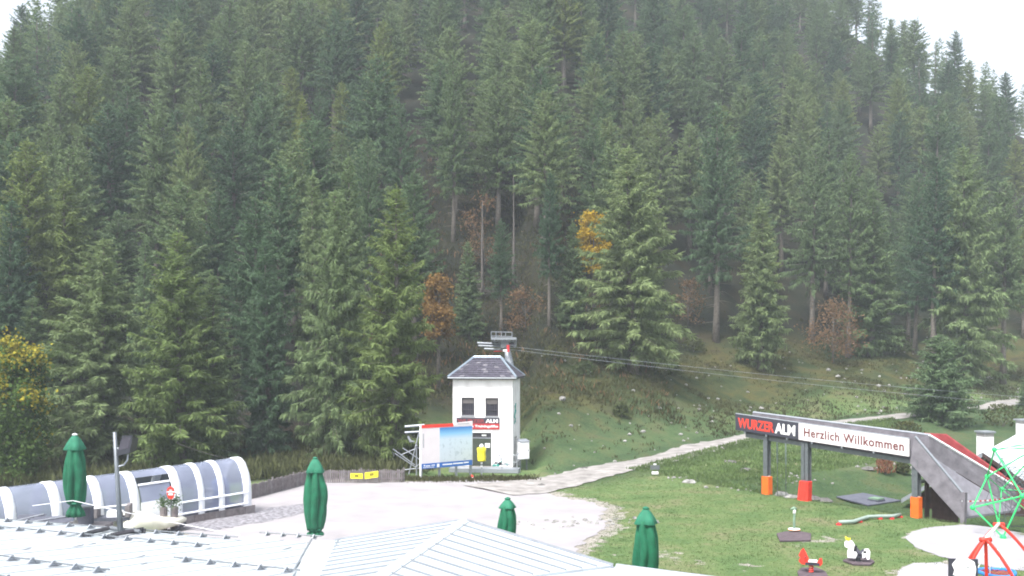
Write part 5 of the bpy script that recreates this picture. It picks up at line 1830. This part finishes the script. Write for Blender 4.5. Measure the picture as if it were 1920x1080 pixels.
Wd = (BR - BL).length
lettering('WURZER', spos(.02, .2), sux, (0, 0, 1), .74, M['letterred'], s1, off=.022, width=Wd * (fs_ * .585), ext=.01)
lettering('ALM', spos(.02 + fs_ * .60, .2), sux, (0, 0, 1), .74, M['letterwhite'], s1, off=.024, width=Wd * fs_ * .31, ext=.01)
lettering('Herzlich Willkommen', spos(fs_ + .03, .26), sux, (0, 0, 1), .62, M['letterbrown'], s2, off=.012, width=Wd * (1 - fs_) * .905, ext=.004, space=1.1)
for (x0, f0, f1) in (('t', 0, 1),):
    mb = MB(); mb.tube([TL + Vector((0, 0, .02)) + bn * .03, TR + Vector((0, 0, .02)) + bn * .03], .035, 6); mb.build('sign_edge', M['galvlight'], bridge)
# deck, side walls
mb = MB(); a, b = BL + bn * .12 + Vector((0, 0, .05)) + bd * .5, BR + bn * .12 + Vector((0, 0, .05))
q4 = [a, b, b + bn * 1.5, a + bn * 1.5]
mb.hexa([p - Vector((0, 0, .2)) for p in q4], q4); mb.build('deck', M['concretedark'], bridge)
for o in (.14, 1.35):
    mb = MB(); q4 = [a + bn * o, b + bn * o, b + bn * (o + .2), a + bn * (o + .2)]
    mb.hexa([p - Vector((0, 0, .42)) for p in q4], [p - Vector((0, 0, .202)) for p in q4]); mb.build('girder', M['galv'], bridge)
fl, fr_ = P(1411, 774, 57.4), P(1742, 817, 48.6)
mb = MB(); q4 = [fl - Vector((0, 0, .95)), fr_ - Vector((0, 0, .95)), fr_, fl]
mb.hexa([p + bn * .12 for p in q4], q4); mb.build('far_parapet', M['concrete'], bridge)
mb = MB(); mb.tube([fl + bn * .06 + Vector((0, 0, .03)), fr_ + bn * .06 + Vector((0, 0, .03))], .06, 4); mb.build('coping', M['galvlight'], bridge)
# near parapet behind the sign
mb = MB(); q4 = [along(0, 0) + bn * .075, along(1, 0) + bn * .075, along(1, 1) + bn * .075 - Vector((0, 0, .03)), along(0, 1) + bn * .075 - Vector((0, 0, .03))]
mb.hexa([p + bn * .1 for p in q4], q4); mb.build('near_parapet', M['concrete'], bridge)
# sign brackets under the panels
for f in (.06, .2, .33, .48, .65, .82):
    p = along(f, 0) + bn * .05
    MB(o=p, ux=bd).box(-.04, -.03, -.12, .04, .06, -.003).build('sign_bracket', M['galvlight'], bridge)
# posts
def post(px, py, dz, wid, lab=None):
    g = G(px, py)
    p = Vector((g.x, g.y, tz(g.x, g.y) - .3)) + bn * .35
    mb = MB(o=p, ux=bd)
    h = dz - p.z
    mb.box(-wid / 2, -.15, 0, wid / 2, -.12, h); mb.box(-wid / 2, .12, 0, wid / 2, .15, h); mb.box(-.03, -.118, 0, .03, .118, h)
    mb.build('post', M['galv'], bridge)
    return p
post(1430, 927, P(1430, 818, 55).z, .28)
p2 = post(1500, 938, P(1500, 826, 52.8).z, .2); 
post(1507, 939, P(1507, 827, 52.5).z, .2)
post(1710, 970, P(1710, 862, 47.6).z, .3)
# ramp: floor, near and far side walls, red outer boarding, dark support wall
nt0, nb0 = P(1714, 820, 47.6), P(1706, 868, 47.6)
nt1, nb1 = P(1802, 925, 46.9), P(1800, 973, 46.9)
ft0, ft1 = P(1742, 817, 48.6), P(1898, 910, 49.6)
fb1 = P(1912, 957, 49.6)
fb0 = ft0 - Vector((0, 0, .95))
mb = MB(); q4 = [nb0, nb1, nt1, nt0]
mb.hexa([p + bn * .14 for p in q4], q4); mb.build('ramp_wall', M['concrete'], bridge)
mb = MB(); mb.tube([nt0 + Vector((0, 0, .03)) + bn * .07, nt1 + Vector((0, 0, .03)) + bn * .07], .075, 4); mb.build('coping', M['galvlight'], bridge)
mb = MB(); mb.hexa([fb0, fb1, ft1 - Vector((0, 0, .0)), ft0], [p + bn * .12 for p in (fb0, fb1, ft1, ft0)]); mb.build('ramp_wall', M['concrete'], bridge)
mb = MB(); mb.tube([ft0 + Vector((0, 0, .03)), ft1 + Vector((0, 0, .03))], .06, 4); mb.build('coping', M['white'], bridge)
fn0, ff0 = nb0 + Vector((0, 0, .12)) + bn * .15, fb0 + Vector((0, 0, .08))
fn1, ff1 = nb1 + Vector((0, 0, .06)) + bn * .15, fb1 + Vector((0, 0, .06))
mb = MB()
N = 10
rowsr = []
for i in range(N + 1):
    f = i / N
    ez_ = -.12 * math.sin(math.pi * f)
    A_ = fn0.lerp(fn1, f) + Vector((0, 0, ez_)); B_ = ff0.lerp(ff1, f) + Vector((0, 0, ez_))
    rowsr.append([A_, A_.lerp(B_, .5), B_])
for i in range(N):
    for k in range(2):
        q4 = [rowsr[i][k], rowsr[i][k + 1], rowsr[i + 1][k + 1], rowsr[i + 1][k]]
        mb.hexa([p - Vector((0, 0, .1)) for p in q4][::-1], q4[::-1])
mb.build('ramp_floor', M['chute'], bridge)
mb = MB(); MBq = [nt1, nb1 - Vector((0, 0, .2)), nb1 - Vector((0, 0, .2)) + bd * .0, nt1]
mb.hexa([nb1 - Vector((0, 0, .3)), nb1 - Vector((0, 0, .3)) + bd * .2, nt1 + bd * .2 + Vector((0, 0, .05)), nt1 + Vector((0, 0, .05))], [p + bn * .2 for p in (nb1 - Vector((0, 0, .3)), nb1 - Vector((0, 0, .3)) + bd * .2, nt1 + bd * .2 + Vector((0, 0, .05)), nt1 + Vector((0, 0, .05)))])
mb.build('end_post', M['concrete'], bridge)
# red boards outside the far wall
ru = [P(1730, 812, 49.4), P(1771, 814, 49.8), P(1945, 938, 51)]
rl = [P(1745, 836, 49.4), P(1775, 842, 49.8), P(1945, 975, 51)]
for k in range(6):
    f0, f1 = k / 6, (k + .985) / 6
    a0, a1 = ru[1].lerp(ru[2], f0), ru[1].lerp(ru[2], f1); c0_, c1_ = rl[1].lerp(rl[2], f0), rl[1].lerp(rl[2], f1)
    mb = MB(); q4 = [c0_, c1_, a1, a0]; mb.hexa([p + bn * .18 for p in q4], q4); mb.build('red_board', M['darkred'], bridge)
mb = MB(); q4 = [rl[0], rl[1], ru[1], ru[0]]; mb.hexa([p + bn * .18 for p in q4], q4); mb.build('red_board', M['darkred'], bridge)
# closed dark shed-like wall beneath the ramp
s0_, s1_ = G(1736, 965), G(1792, 972)
s0_ += bn * .5; s1_ += bn * .2
zz0, zz1 = P(1740, 905, s0_.y).z, P(1790, 962, s1_.y).z
n_b = 8
for k in range(n_b):
    A_, B_ = s0_.lerp(s1_, k / n_b), s0_.lerp(s1_, (k + .95) / n_b)
    h0, h1 = zz0 + (zz1 - zz0) * k / n_b, zz0 + (zz1 - zz0) * (k + .95) / n_b
    mb = MB(); q4 = [Vector((A_.x, A_.y, -.5)), Vector((B_.x, B_.y, -.5)), Vector((B_.x, B_.y, max(.1, h1))), Vector((A_.x, A_.y, max(.1, h0)))]
    mb.hexa([p + bn * .05 for p in q4], q4); mb.build('shed_plank', M['shedwood'], bridge)
mb = MB(); mb.hexa([P(1716, 908, 48.2), P(1737, 899, 48.2), P(1737, 896, 48.2), P(1716, 905, 48.2)], [p + bn * .7 for p in (P(1716, 908, 48.2), P(1737, 899, 48.2), P(1737, 896, 48.2), P(1716, 905, 48.2))]); mb.build('lean_to_roof', M['galvlight'], bridge)
mb = MB(); mb.box(P(1738, 0, 48.8).x, 48.9, -.6, P(1738, 0, 48.8).x + .16, 49.1, 2.1); mb.build('ramp_post', M['shedwood'], bridge)

# post pads
def pad(px, ptop, pbot, wpx, m, lab, tilt=0, strap=False):
    g = G(px, pbot)
    s = g.y / F
    zt_ = (pbot - ptop) * s
    w = wpx * s / 2 * .78
    p = Vector((g.x, g.y, tz(g.x, g.y))) + bn * .35
    t = thing('post_pad', lab, 'pad', p, 'pads round the bridge posts')
    mb = MB(o=p, ux=bd)
    mb.add([(x * (w + .02), y * (w * .85), z) for z in (-.05, zt_) for x, y in ((-1, -.9), (-.9, -1), (.9, -1), (1, -.9), (1, .9), (.9, 1), (-.9, 1), (-1, .9))] if not tilt else
           [(x * w * (1 + .18 * (z < .5)) + tilt * z, y * w * .9, z) for z in (-.05, zt_) for x, y in ((-1, -.6), (-.6, -1), (.6, -1), (1, -.6), (1, .6), (.6, 1), (-.6, 1), (-1, .6))],
           [tuple(range(7, -1, -1)), tuple(range(8, 16))] + [(i, (i + 1) % 8, (i + 1) % 8 + 8, i + 8) for i in range(8)])
    mb.build('cover', m, t)
    mb = MB(o=p, ux=bd)
    mb.box(-w * .6 + tilt * zt_, -w * .5, zt_ + .002, w * .6 + tilt * zt_, w * .5, zt_ + .03); mb.build('foam_core', M['cream'] if not tilt else M['darkred'], t)
pad(1430, 894, 927, 19, M['orangepad'], 'orange pad round the left bridge post')
pad(1500, 903, 939, 27, M['redbright'], 'red pad leaning round the double bridge post', tilt=.08)
pad(1710, 933, 970, 20, M['orangepad'], 'orange pad round the right bridge post next to the ramp')
# two pale hanging poles behind the bridge
for px, lab in ((1457, 'left of two thin pale poles under the dark sign panel'), (1473, 'right of two thin pale poles under the dark sign panel')):
    a, b = P(px, 819, 57.2), P(px + .5, 868 + (px - 1457) * .15, 57.2)
    t = thing('pale_pole', lab, 'pole', (b.x, b.y, b.z), 'thin pale poles under the bridge')
    MB().tube([b, a], .045, 8).build('shaft', M['beam'], t)
    MB().tube([Vector((b.x, b.y, tz(b.x, b.y) - .1)), b], .02, 6).build('spike', M['galv'], t)
# striped barrier tape across the ramp
tp0, tp1 = P(1803, 941, 46.8), P(1903, 932, 49.4)
pts_ = sag(tp0, tp1, .08, 22)
bt = thing('barrier_tape', 'red and white striped tape strung across the foot of the ramp', 'tape', tp0)
for i in range(22):
    mb = MB(); a, b = pts_[i], pts_[i + 1]; up = Vector((0, 0, .07))
    mb.hexa([a, b, b + up, a + up], [p + bn * .006 for p in (a, b, b + up, a + up)])
    mb.build('tape_stripe', M['red'] if i % 2 else M['white'], bt)

# ditch features: flat mat with a green lid, rocks
mq = [T(1568, 934), T(1628, 950), T(1690, 941), T(1618, 927)]
mat_ = thing('grey_mat', 'flat grey diamond-shaped mat on the grass behind the bridge', 'mat', (mq[0] + mq[2]) / 2)
mb = MB(); mb.prism([Vector((p.x, p.y, tz(p.x, p.y) + .03)) for p in ccw(mq)], (0, 0, .06)); mb.build('sheet', M['rubbergrey'], mat_)
hq = T(1643, 943); zmat = hq.z
ht = thing('green_lid', 'small pale green square lid lying on the grey mat', 'lid', (hq.x, hq.y, zmat + .1))
MB(o=(hq.x, hq.y, zmat + .1), ux=(.8, .6, 0)).box(-.36, -.36, 0, .36, .36, .12).build('base', M['rubbergrey'], ht)
MB(o=(hq.x, hq.y, zmat + .1), ux=(.8, .6, 0)).box(-.32, -.32, .122, .32, .32, .2).build('cover', M['hatch'], ht)
rq = random.Random(31)
for px, py, r, lab, m in ((1465, 929, .55, 'flat pale rock between the two left pads', 'rock'), (1484, 933, .4, 'small pale rock touching the red pad on its left', 'rock'), (1525, 936, .6, 'mossy flat rock right of the red pad', 'rockgrey'),
                          (1548, 940, .5, 'outermost flat rock right of the red pad', 'rockgrey'), (1368, 868, .5, 'brown grey boulder on the bank left of the bridge', 'rockgrey'), (1398, 882, .4, 'lower mossy boulder on the bank left of the bridge', 'rockgrey'),
                          (1626, 880, .5, 'grey boulder beside the reddish grass tuft', 'rockgrey'), (1095, 880, .4, 'dark stone on the verge of the track near the plaza', 'rockgrey'), (1292, 905, .45, 'pale flat stone on the lawn below the track sign', 'rock'), (1016, 912, .35, 'grassy stone at the corner where the track meets the plaza', 'rockgrey')):
    g = T(px, py)
    b = rock_mesh((g.x, g.y, g.z + .02), r, rq, .38)
    b.build('rock', M[m], label=lab, cat='rock')

# trail sign beside the track
g = T(1228, 892)
ts = thing('trail_sign', 'little signpost with grey and white boards beside the gravel track', 'sign', g)
for x in (-.16, .16):
    MB(o=g).tube([(x, 0, -.1), (x, 0, .62)], .025, 6).build('post', M['wood'], ts)
MB(o=g).box(-.28, -.05, .38, .28, -.028, .64).build('board', M['galv'], ts)
MB(o=g).box(-.2, -.06, .1, .2, -.028, .26).build('board', M['white'], ts)
MB(o=g).box(-.1, -.04, .66, .08, -.02, .74).build('board', M['white'], ts)

# ------------------------------------------------------------------ chalet at the right edge
ap = P(1842, 849, 55.0)
rdir = Vector((.55, .835, 0)).normalized(); pdir = Vector((rdir.y, -rdir.x, 0))
ch = thing('chalet', 'chalet with bright white roof and dark gable at the right edge behind the ramp', 'house', (ap.x + 4, ap.y + 6, tz(28, 60)))
def cp3(s, w, h=0):
    p = ap + rdir * s + pdir * w
    return Vector((p.x, p.y, ap.z - .68 * abs(w) + h))
LEN = 22
for sgn in (1, -1):
    k = 0
    for j in range(8):
        s0, s1 = LEN * j / 8, LEN * (j + .992) / 8
        q4 = [cp3(s0, 0), cp3(s0, 4.2 * sgn), cp3(s1, 4.2 * sgn), cp3(s1, 0)]
        if sgn < 0: q4 = q4[::-1]
        mb = MB(); mb.hexa([p - Vector((0, 0, .16)) for p in q4], q4); mb.build('roof_panel', M['white'] if j % 3 else M['roofmetal'], ch)
    mb = MB(); mb.hexa([cp3(-.05, 0, .02), cp3(-.05, 4.2 * sgn, .02), cp3(.03, 4.2 * sgn, .02), cp3(.03, 0, .02)], [cp3(-.05, 0, -.22), cp3(-.05, 4.2 * sgn, -.22), cp3(.03, 4.2 * sgn, -.22), cp3(.03, 0, -.22)])
    mb.build('verge_board', M['galvlight'] if sgn < 0 else M['shedwood'], ch)
base_z = tz(28, 60) - .5
mb = MB(); w = 3.7
A_ = [cp3(.7, -w, -.3), cp3(.7, w, -.3), cp3(.7, 0, -.22)]
mb.add([Vector((A_[0].x, A_[0].y, base_z - 2)), Vector((A_[1].x, A_[1].y, base_z - 2)), A_[1], A_[2], A_[0]], [(0, 1, 2, 3, 4)])
mb.build('gable_wall', M['shedwood'], ch)
mb = MB()
for sgn in (1, -1):
    a, b = cp3(.75, w * sgn, -.3), cp3(LEN - .3, w * sgn, -.3)
    q4 = [Vector((a.x, a.y, base_z - 2)), Vector((b.x, b.y, base_z - 2)), b, a]
    mb.hexa(q4, [p - pdir * .2 * sgn for p in q4])
mb.build('side_wall', M['render'], ch)
def chimney(px, ytop, ybase, wpx, Y):
    a, b = P(px, ytop, Y), P(px, ybase, Y)
    w = wpx / F * Y / 2
    o = Vector((a.x, Y, 0))
    q = lambda: MB(o=o, ux=(.97, .22, 0))
    c = q().box(-w, -w, b.z - 1.0, w, w, a.z - .3).build('chimney', M['render'], ch)
    q().box(-w * 1.02, -w * 1.02, a.z - .298, w * 1.02, w * 1.02, a.z - .09).build('chimney_collar', M['plinth'], c)
    q().box(-w * 1.25, -w * 1.25, a.z - .088, w * 1.25, w * 1.25, a.z).build('chimney_cap', M['galvlight'], c)
chimney(1847, 808, 845, 21, 55.9)
chimney(1926, 786, 812, 27, 68)

# ------------------------------------------------------------------ playground
# standing spinner
g = G(1489, 999)
sp = thing('standing_spinner', 'playground spinner with white disc and grey-green post on the lawn', 'play equipment', (g.x, g.y, 0))
MB(o=g).lathe((0, 0, .12), [(.05, 0), (.25, .01), (.26, .03), (.25, .06), (.05, .07)], 20).build('disc', M['white'], sp, True)
MB(o=g).lathe((0, 0, .13), [(.262, 0), (.268, .015), (.262, .03)], 20).build('disc_rim', M['orangepad'], sp, True)
MB(o=g).tube([(0, 0, 0), (0, 0, .6), (.02, 0, .95), (0, 0, 1.05)], .05, 10).build('post', M['postgreen'], sp, True)
MB(o=g).tube([(-.14, 0, 1.0), (0, 0, 1.08), (.1, .05, 1.02)], .05, 8).build('handle', M['postgreen'], sp, True)
MB(o=g).tube([(0, 0, .82), (.015, 0, .97)], .06, 10).build('collar', M['white'], sp, True)
def mat_quad(pxs, lab, m='rubber'):
    q = [G(*p) for p in pxs]
    c = sum(q, Vector()) / len(q)
    t = thing('rubber_mat', lab, 'mat', c, 'rubber mats under the play equipment')
    mb = MB(); mb.prism([Vector((p.x, p.y, tz(p.x, p.y) + .025)) for p in ccw(q)], (0, 0, .05)); mb.build('slab', M[m], t)
    return t
mat_quad([(1456, 1003), (1462, 1017), (1520, 1016), (1521, 1003), (1500, 999), (1475, 999)], 'brown rubber mat under the standing spinner')
mat_quad([(1495, 1075), (1503, 1068), (1530, 1067), (1548, 1075), (1556, 1090), (1500, 1090)], 'brown rubber mat under the red spring rider')
mat_quad([(1580, 1054), (1600, 1045), (1625, 1046), (1640, 1056), (1632, 1062), (1600, 1061)], 'brown rubber mat under the black and white cow rider')
# wavy balance beam on red feet
bpts = []
for (px, py) in ((1573, 979), (1600, 978), (1612, 974), (1628, 969), (1650, 968), (1672, 968), (1688, 965)):
    g2 = G(px, py + 5)
    bpts.append(P(px, py, g2.y - .05))
bb_ = thing('balance_beam', 'wavy pale balance beam on red feet on the lawn by the ramp', 'play equipment', ((bpts[0] + bpts[-1]) / 2).xy.to_3d())
MB().tube(bpts, .085, 10).build('beam', M['beam'], bb_, True)
for i, f in enumerate((0, 2, 4, 5, 6)):
    p = bpts[f]
    g3 = Vector((p.x, p.y, tz(p.x, p.y)))
    MB(o=g3).lathe((0, 0, -.05), [(.13, 0), (.13, .1), (.06, .13), (.06, max(.15, p.z - g3.z - .03))], 10).build('foot', M['red'], bb_)
# spring riders: shaped side panels, seat, spring
def spring(t, c, r, h, m):
    pts = [(r * math.cos(a * .7), r * math.sin(a * .7), h * a / 40) for a in range(41)]
    mb = MB(o=c); mb.tube(pts, .022, 6); mb.build('spring', m, t)
g = G(1521, 1077)
rr_ = thing('red_spring_rider', 'red spring rider with pale seat on the lawn at the bottom', 'play equipment', (g.x, g.y, .05))
ux_ = Vector((.96, -.28, 0))
spring(rr_, g + Vector((0, 0, .06)), .07, .3, M['redbright'])
headp = [(-.32, .36), (-.42, .46), (-.36, .58), (-.42, .66), (-.34, .82), (-.26, .9), (-.18, .76), (-.1, .58), (-.06, .46), (.04, .4), (-.1, .34)]
for y in (-.1, .06):
    mb = MB(o=g, ux=ux_); mb.prism([(x, y, z) for x, z in headp], (0, .04, 0)); mb.build('head_panel', M['redbright'], rr_)
    mb = MB(o=g, ux=ux_); mb.prism([(x, y, z) for x, z in [(.06, .36), (.3, .32), (.38, .42), (.36, .58), (.28, .56), (.24, .46), (.06, .44)]], (0, .04, 0)); mb.build('tail_panel', M['redbright'], rr_)
MB(o=g, ux=ux_).box(-.2, -.14, .345, .28, .14, .43).build('body', M['signdark'], rr_)
MB(o=g, ux=ux_).box(-.1, -.13, .45, .2, .13, .5).build('seat', M['white'], rr_)
MB(o=g, ux=ux_).tube([(-.2, -.22, .62), (-.2, .22, .62)], .02, 6).build('handle', M['signdark'], rr_)
g = G(1609, 1056)
cw = thing('cow_spring_rider', 'black and white cow spring rider with yellow horns on the lawn', 'play equipment', (g.x, g.y, .05))
ux_ = Vector((.93, -.36, 0))
spring(cw, g + Vector((0, 0, .06)), .08, .22, M['darkmetal'])
neck = [(-.36, .2), (-.38, .4), (-.34, .56), (-.46, .6), (-.48, .74), (-.38, .82), (-.22, .8), (-.12, .66), (-.1, .5), (-.02, .36), (-.08, .2)]
rear = [(.16, .22), (.14, .4), (.22, .52), (.36, .54), (.42, .42), (.4, .2), (.32, .18), (.28, .28)]
for y in (-.13, .08):
    mb = MB(o=g, ux=ux_); mb.prism([(x, y, z) for x, z in neck], (0, .05, 0)); n1 = mb.build('head_panel', M['white'], cw)
    mb = MB(o=g, ux=ux_); mb.prism([(x, y, z) for x, z in rear], (0, .05, 0)); mb.build('rear_panel', M['white'], cw)
    yy_ = y - .006 if y < 0 else y + .051
    mb = MB(o=g, ux=ux_); mb.prism([(-.16, yy_, .44), (-.06, yy_, .46), (-.04, yy_, .6), (-.13, yy_, .66)], (0, .005, 0)); mb.build('black_patch', M['black'], cw)
    mb = MB(o=g, ux=ux_); mb.prism([(.18, yy_, .4), (.3, yy_, .42), (.28, yy_, .5), (.2, yy_, .49)], (0, .005, 0)); mb.build('black_patch', M['black'], cw)
    mb = MB(o=g, ux=ux_); mb.prism([(-.4, y, .83), (-.3, y, .82), (-.26, y, .9), (-.34, y, .88), (-.46, y, .95)], (0, .05, 0)); mb.build('horn', M['yellowpaint'], cw)
mb = MB(o=g, ux=ux_); mb.tube([(-.12, 0, .5), (0, 0, .37), (.12, 0, .36), (.24, 0, .46)], .12, 10); mb.build('saddle', M['signdark'], cw, True)
MB(o=g, ux=ux_).box(-.25, -.1, .22, .3, .1, .3).build('body', M['signdark'], cw)
MB(o=g, ux=ux_).tube([(-.25, -.24, .62), (-.25, .24, .62)], .02, 6).build('handle', M['yellowpaint'], cw)

# green climbing net
N_ = {k: Vector(v) for k, v in dict(A=(20.95, 44, 3.53), A2=(23.9, 44.2, 3.65), A3=(24.7, 46.6, 3.7), C=(19.55, 43, 1.17), D=(21.1, 41.9, 1.82), F=(24.6, 42.2, 1.55), Gn=(25.6, 45, 1.4), I=(23.0, 47.6, 1.3), J=(21.57, 46.0, 2.1),
      E=(20.45, 42.2, .06), E2=(23.9, 42.0, .06), E3=(24.0, 46.2, .06), E4=(21.75, 45.3, .06)).items()}
net = thing('climbing_net_frame', 'green tubular climbing frame with rope net inside at the right edge', 'play equipment', (22.5, 44.3, 0))
for e in ('A-D', 'A-A2', 'A-A3', 'A2-A3', 'A2-D', 'A2-F', 'A2-Gn', 'A3-Gn', 'A3-I', 'A3-J', 'A-J', 'C-D', 'D-F', 'F-Gn', 'Gn-I', 'I-J', 'J-C', 'C-E', 'D-E', 'D-E2', 'F-E2', 'Gn-E3', 'I-E3', 'I-E4', 'J-E4'):
    a, b = e.split('-')
    MB().tube([N_[a], N_[b]], .034 if e[0] in 'ACDEJ' and e not in ('A-A2', 'A-A3') else .022, 8).build('tube', M['netgreen'], net)
for k, v in N_.items():
    MB().ball(v, .11 if k[0] != 'E' else .13, 10).build('node', M['netgreen'], net, True)
mid = Vector((22.5, 44.3, 1.8))
for k, v in N_.items():
    MB().tube(sag(v, mid, .1, 5), .012, 4).build('net_rope', M['rope'], net)
ks = list(N_)
for f in (.3, .55, .78):
    for i in range(len(ks)):
        for j in range(i + 1, len(ks)):
            a, b = N_[ks[i]].lerp(mid, 1 - f), N_[ks[j]].lerp(mid, 1 - f)
            if (N_[ks[i]] - N_[ks[j]]).length < 3.6:
                MB().tube([a, b], .011, 4, caps=False).build('net_rope', M['rope'], net)

# red nest swing with curved legs and a blue basket
p1, p2 = P(1848, 1010, 30.2), P(1873, 982, 32.7)
sw = thing('nest_swing', 'red curved nest swing frame with blue basket at the bottom right', 'swing', ((p1 + p2) / 2).xy.to_3d())
def leg(p, fx, fy, m='redbright', bulge=.45):
    f = Vector((fx, fy, -.05))
    mid_ = p.lerp(f, .5) + (Vector((f.x - p.x, f.y - p.y, 0)).normalized() * bulge * .55) + Vector((0, 0, .3))
    pts = []
    for i in range(13):
        t = i / 12
        pts.append(p * (1 - t) ** 2 + mid_ * 2 * t * (1 - t) + f * t * t)
    MB().tube(pts, .05, 9).build('leg', M[m], sw, True)
leg(p1, p1.x - 1.0, p1.y - .2); leg(p1, p1.x + .3, p1.y + .55, bulge=.1); leg(p1, p1.x + 1.0, p1.y - .6)
leg(p2, p2.x + 1.35, p2.y - .6, bulge=.6); leg(p2, p2.x - 1.1, p2.y + .9, bulge=.2)
MB().tube([p1, p2], .05, 9).build('beam', M['white'], sw, True)
for p in (p1, p2):
    MB().tube([p - Vector((.17, .0, .03)), p + Vector((.17, 0, -.03))], .07, 9).build('joint', M['redbright'], sw, True)
bc = P(1866, 1073, 31.2)
ring = [bc + Vector((.55 * math.cos(a), .55 * math.sin(a), .03 * math.cos(2 * a))) for a in np.linspace(0, 2 * math.pi, 25)]
MB().tube(ring, .06, 8, caps=False).build('basket_rim', M['bluecoat'], sw, True)
mb = MB()
for k in range(7):
    x = -.42 + .14 * k
    h = math.sqrt(.55 ** 2 - x * x)
    mb.tube([bc + Vector((x, -h, 0)), bc + Vector((x, 0, -.08)), bc + Vector((x, h, 0))], .014, 5, 0, False)
    mb.tube([bc + Vector((-h, x, 0)), bc + Vector((0, x, -.08)), bc + Vector((h, x, 0))], .014, 5, 0, False)
mb.build('basket_net', M['darkred'], sw)
for s_ in (-1, 1):
    for f in (.3, .7):
        MB().tube([bc + Vector((.35 * s_, (.4 if f > .5 else -.4), .03)), p1.lerp(p2, f)], .012, 5).build('rope', M['whiterope'], sw)

# information board with white post at the bottom edge
ib = P(1808, 1064, 25.5)
ib_ = thing('information_board', 'dark framed board with pale map on a white post at the bottom edge', 'sign', (ib.x, ib.y, 0))
q = lambda: MB(o=(ib.x, ib.y, 0), ux=(.99, -.12, 0))
brd = q().box(-.36, .06, 2.05, .35, .1, P(0, 1049, 25.5).z).build('board', M['signdark'], ib_)
mb = q(); mb.prism([(-.29, .048, 2.12), (-.22, .048, 2.36), (-.28, .048, 2.5), (-.16, .048, 2.66), (.1, .048, 2.67), (.26, .048, 2.58), (.3, .048, 2.4), (.27, .048, 2.16), (.05, .048, 2.09), (-.1, .048, 2.11)], (0, .01, 0)); mb.build('map_print', M['white'], brd)
mb = q(); mb.prism([(-.3, .042, 2.1), (-.12, .042, 2.1), (-.1, .042, 2.2), (-.26, .042, 2.24)], (0, .004, 0)); mb.build('dark_print', M['signdark'], brd)
for (x, z, s) in ((.08, 2.42, .03), (.14, 2.3, .02), (-.1, 2.5, .025), (.18, 2.5, .02)):
    mb = q(); mb.box(x, .042, z, x + s * 2, .046, z + s); mb.build('printed_mark', M['greygraf'], brd)
q().tube([(.02, 0, -.1), (.02, 0, P(0, 1017, 25.5).z)], .042, 10).build('post', M['white'], ib_)

# ------------------------------------------------------------------ air
hz = bpy.data.meshes.new('haze')
hb = MB(); hb.box(-420, -140, -4, 420, 580, 125)
hm = bpy.data.materials.new('haze')
hm.use_nodes = True
n, l = hm.node_tree.nodes, hm.node_tree.links
n.remove(n['Principled BSDF'])
pv = n.new('ShaderNodeVolumePrincipled')
pv.inputs['Color'].default_value = (.84, .91, 1, 1)
pv.inputs['Density'].default_value = HAZE_DENSITY
pv.inputs['Anisotropy'].default_value = .2
l.new(pv.outputs[0], n['Material Output'].inputs['Volume'])
hb.build('haze', hm, kind='stuff')
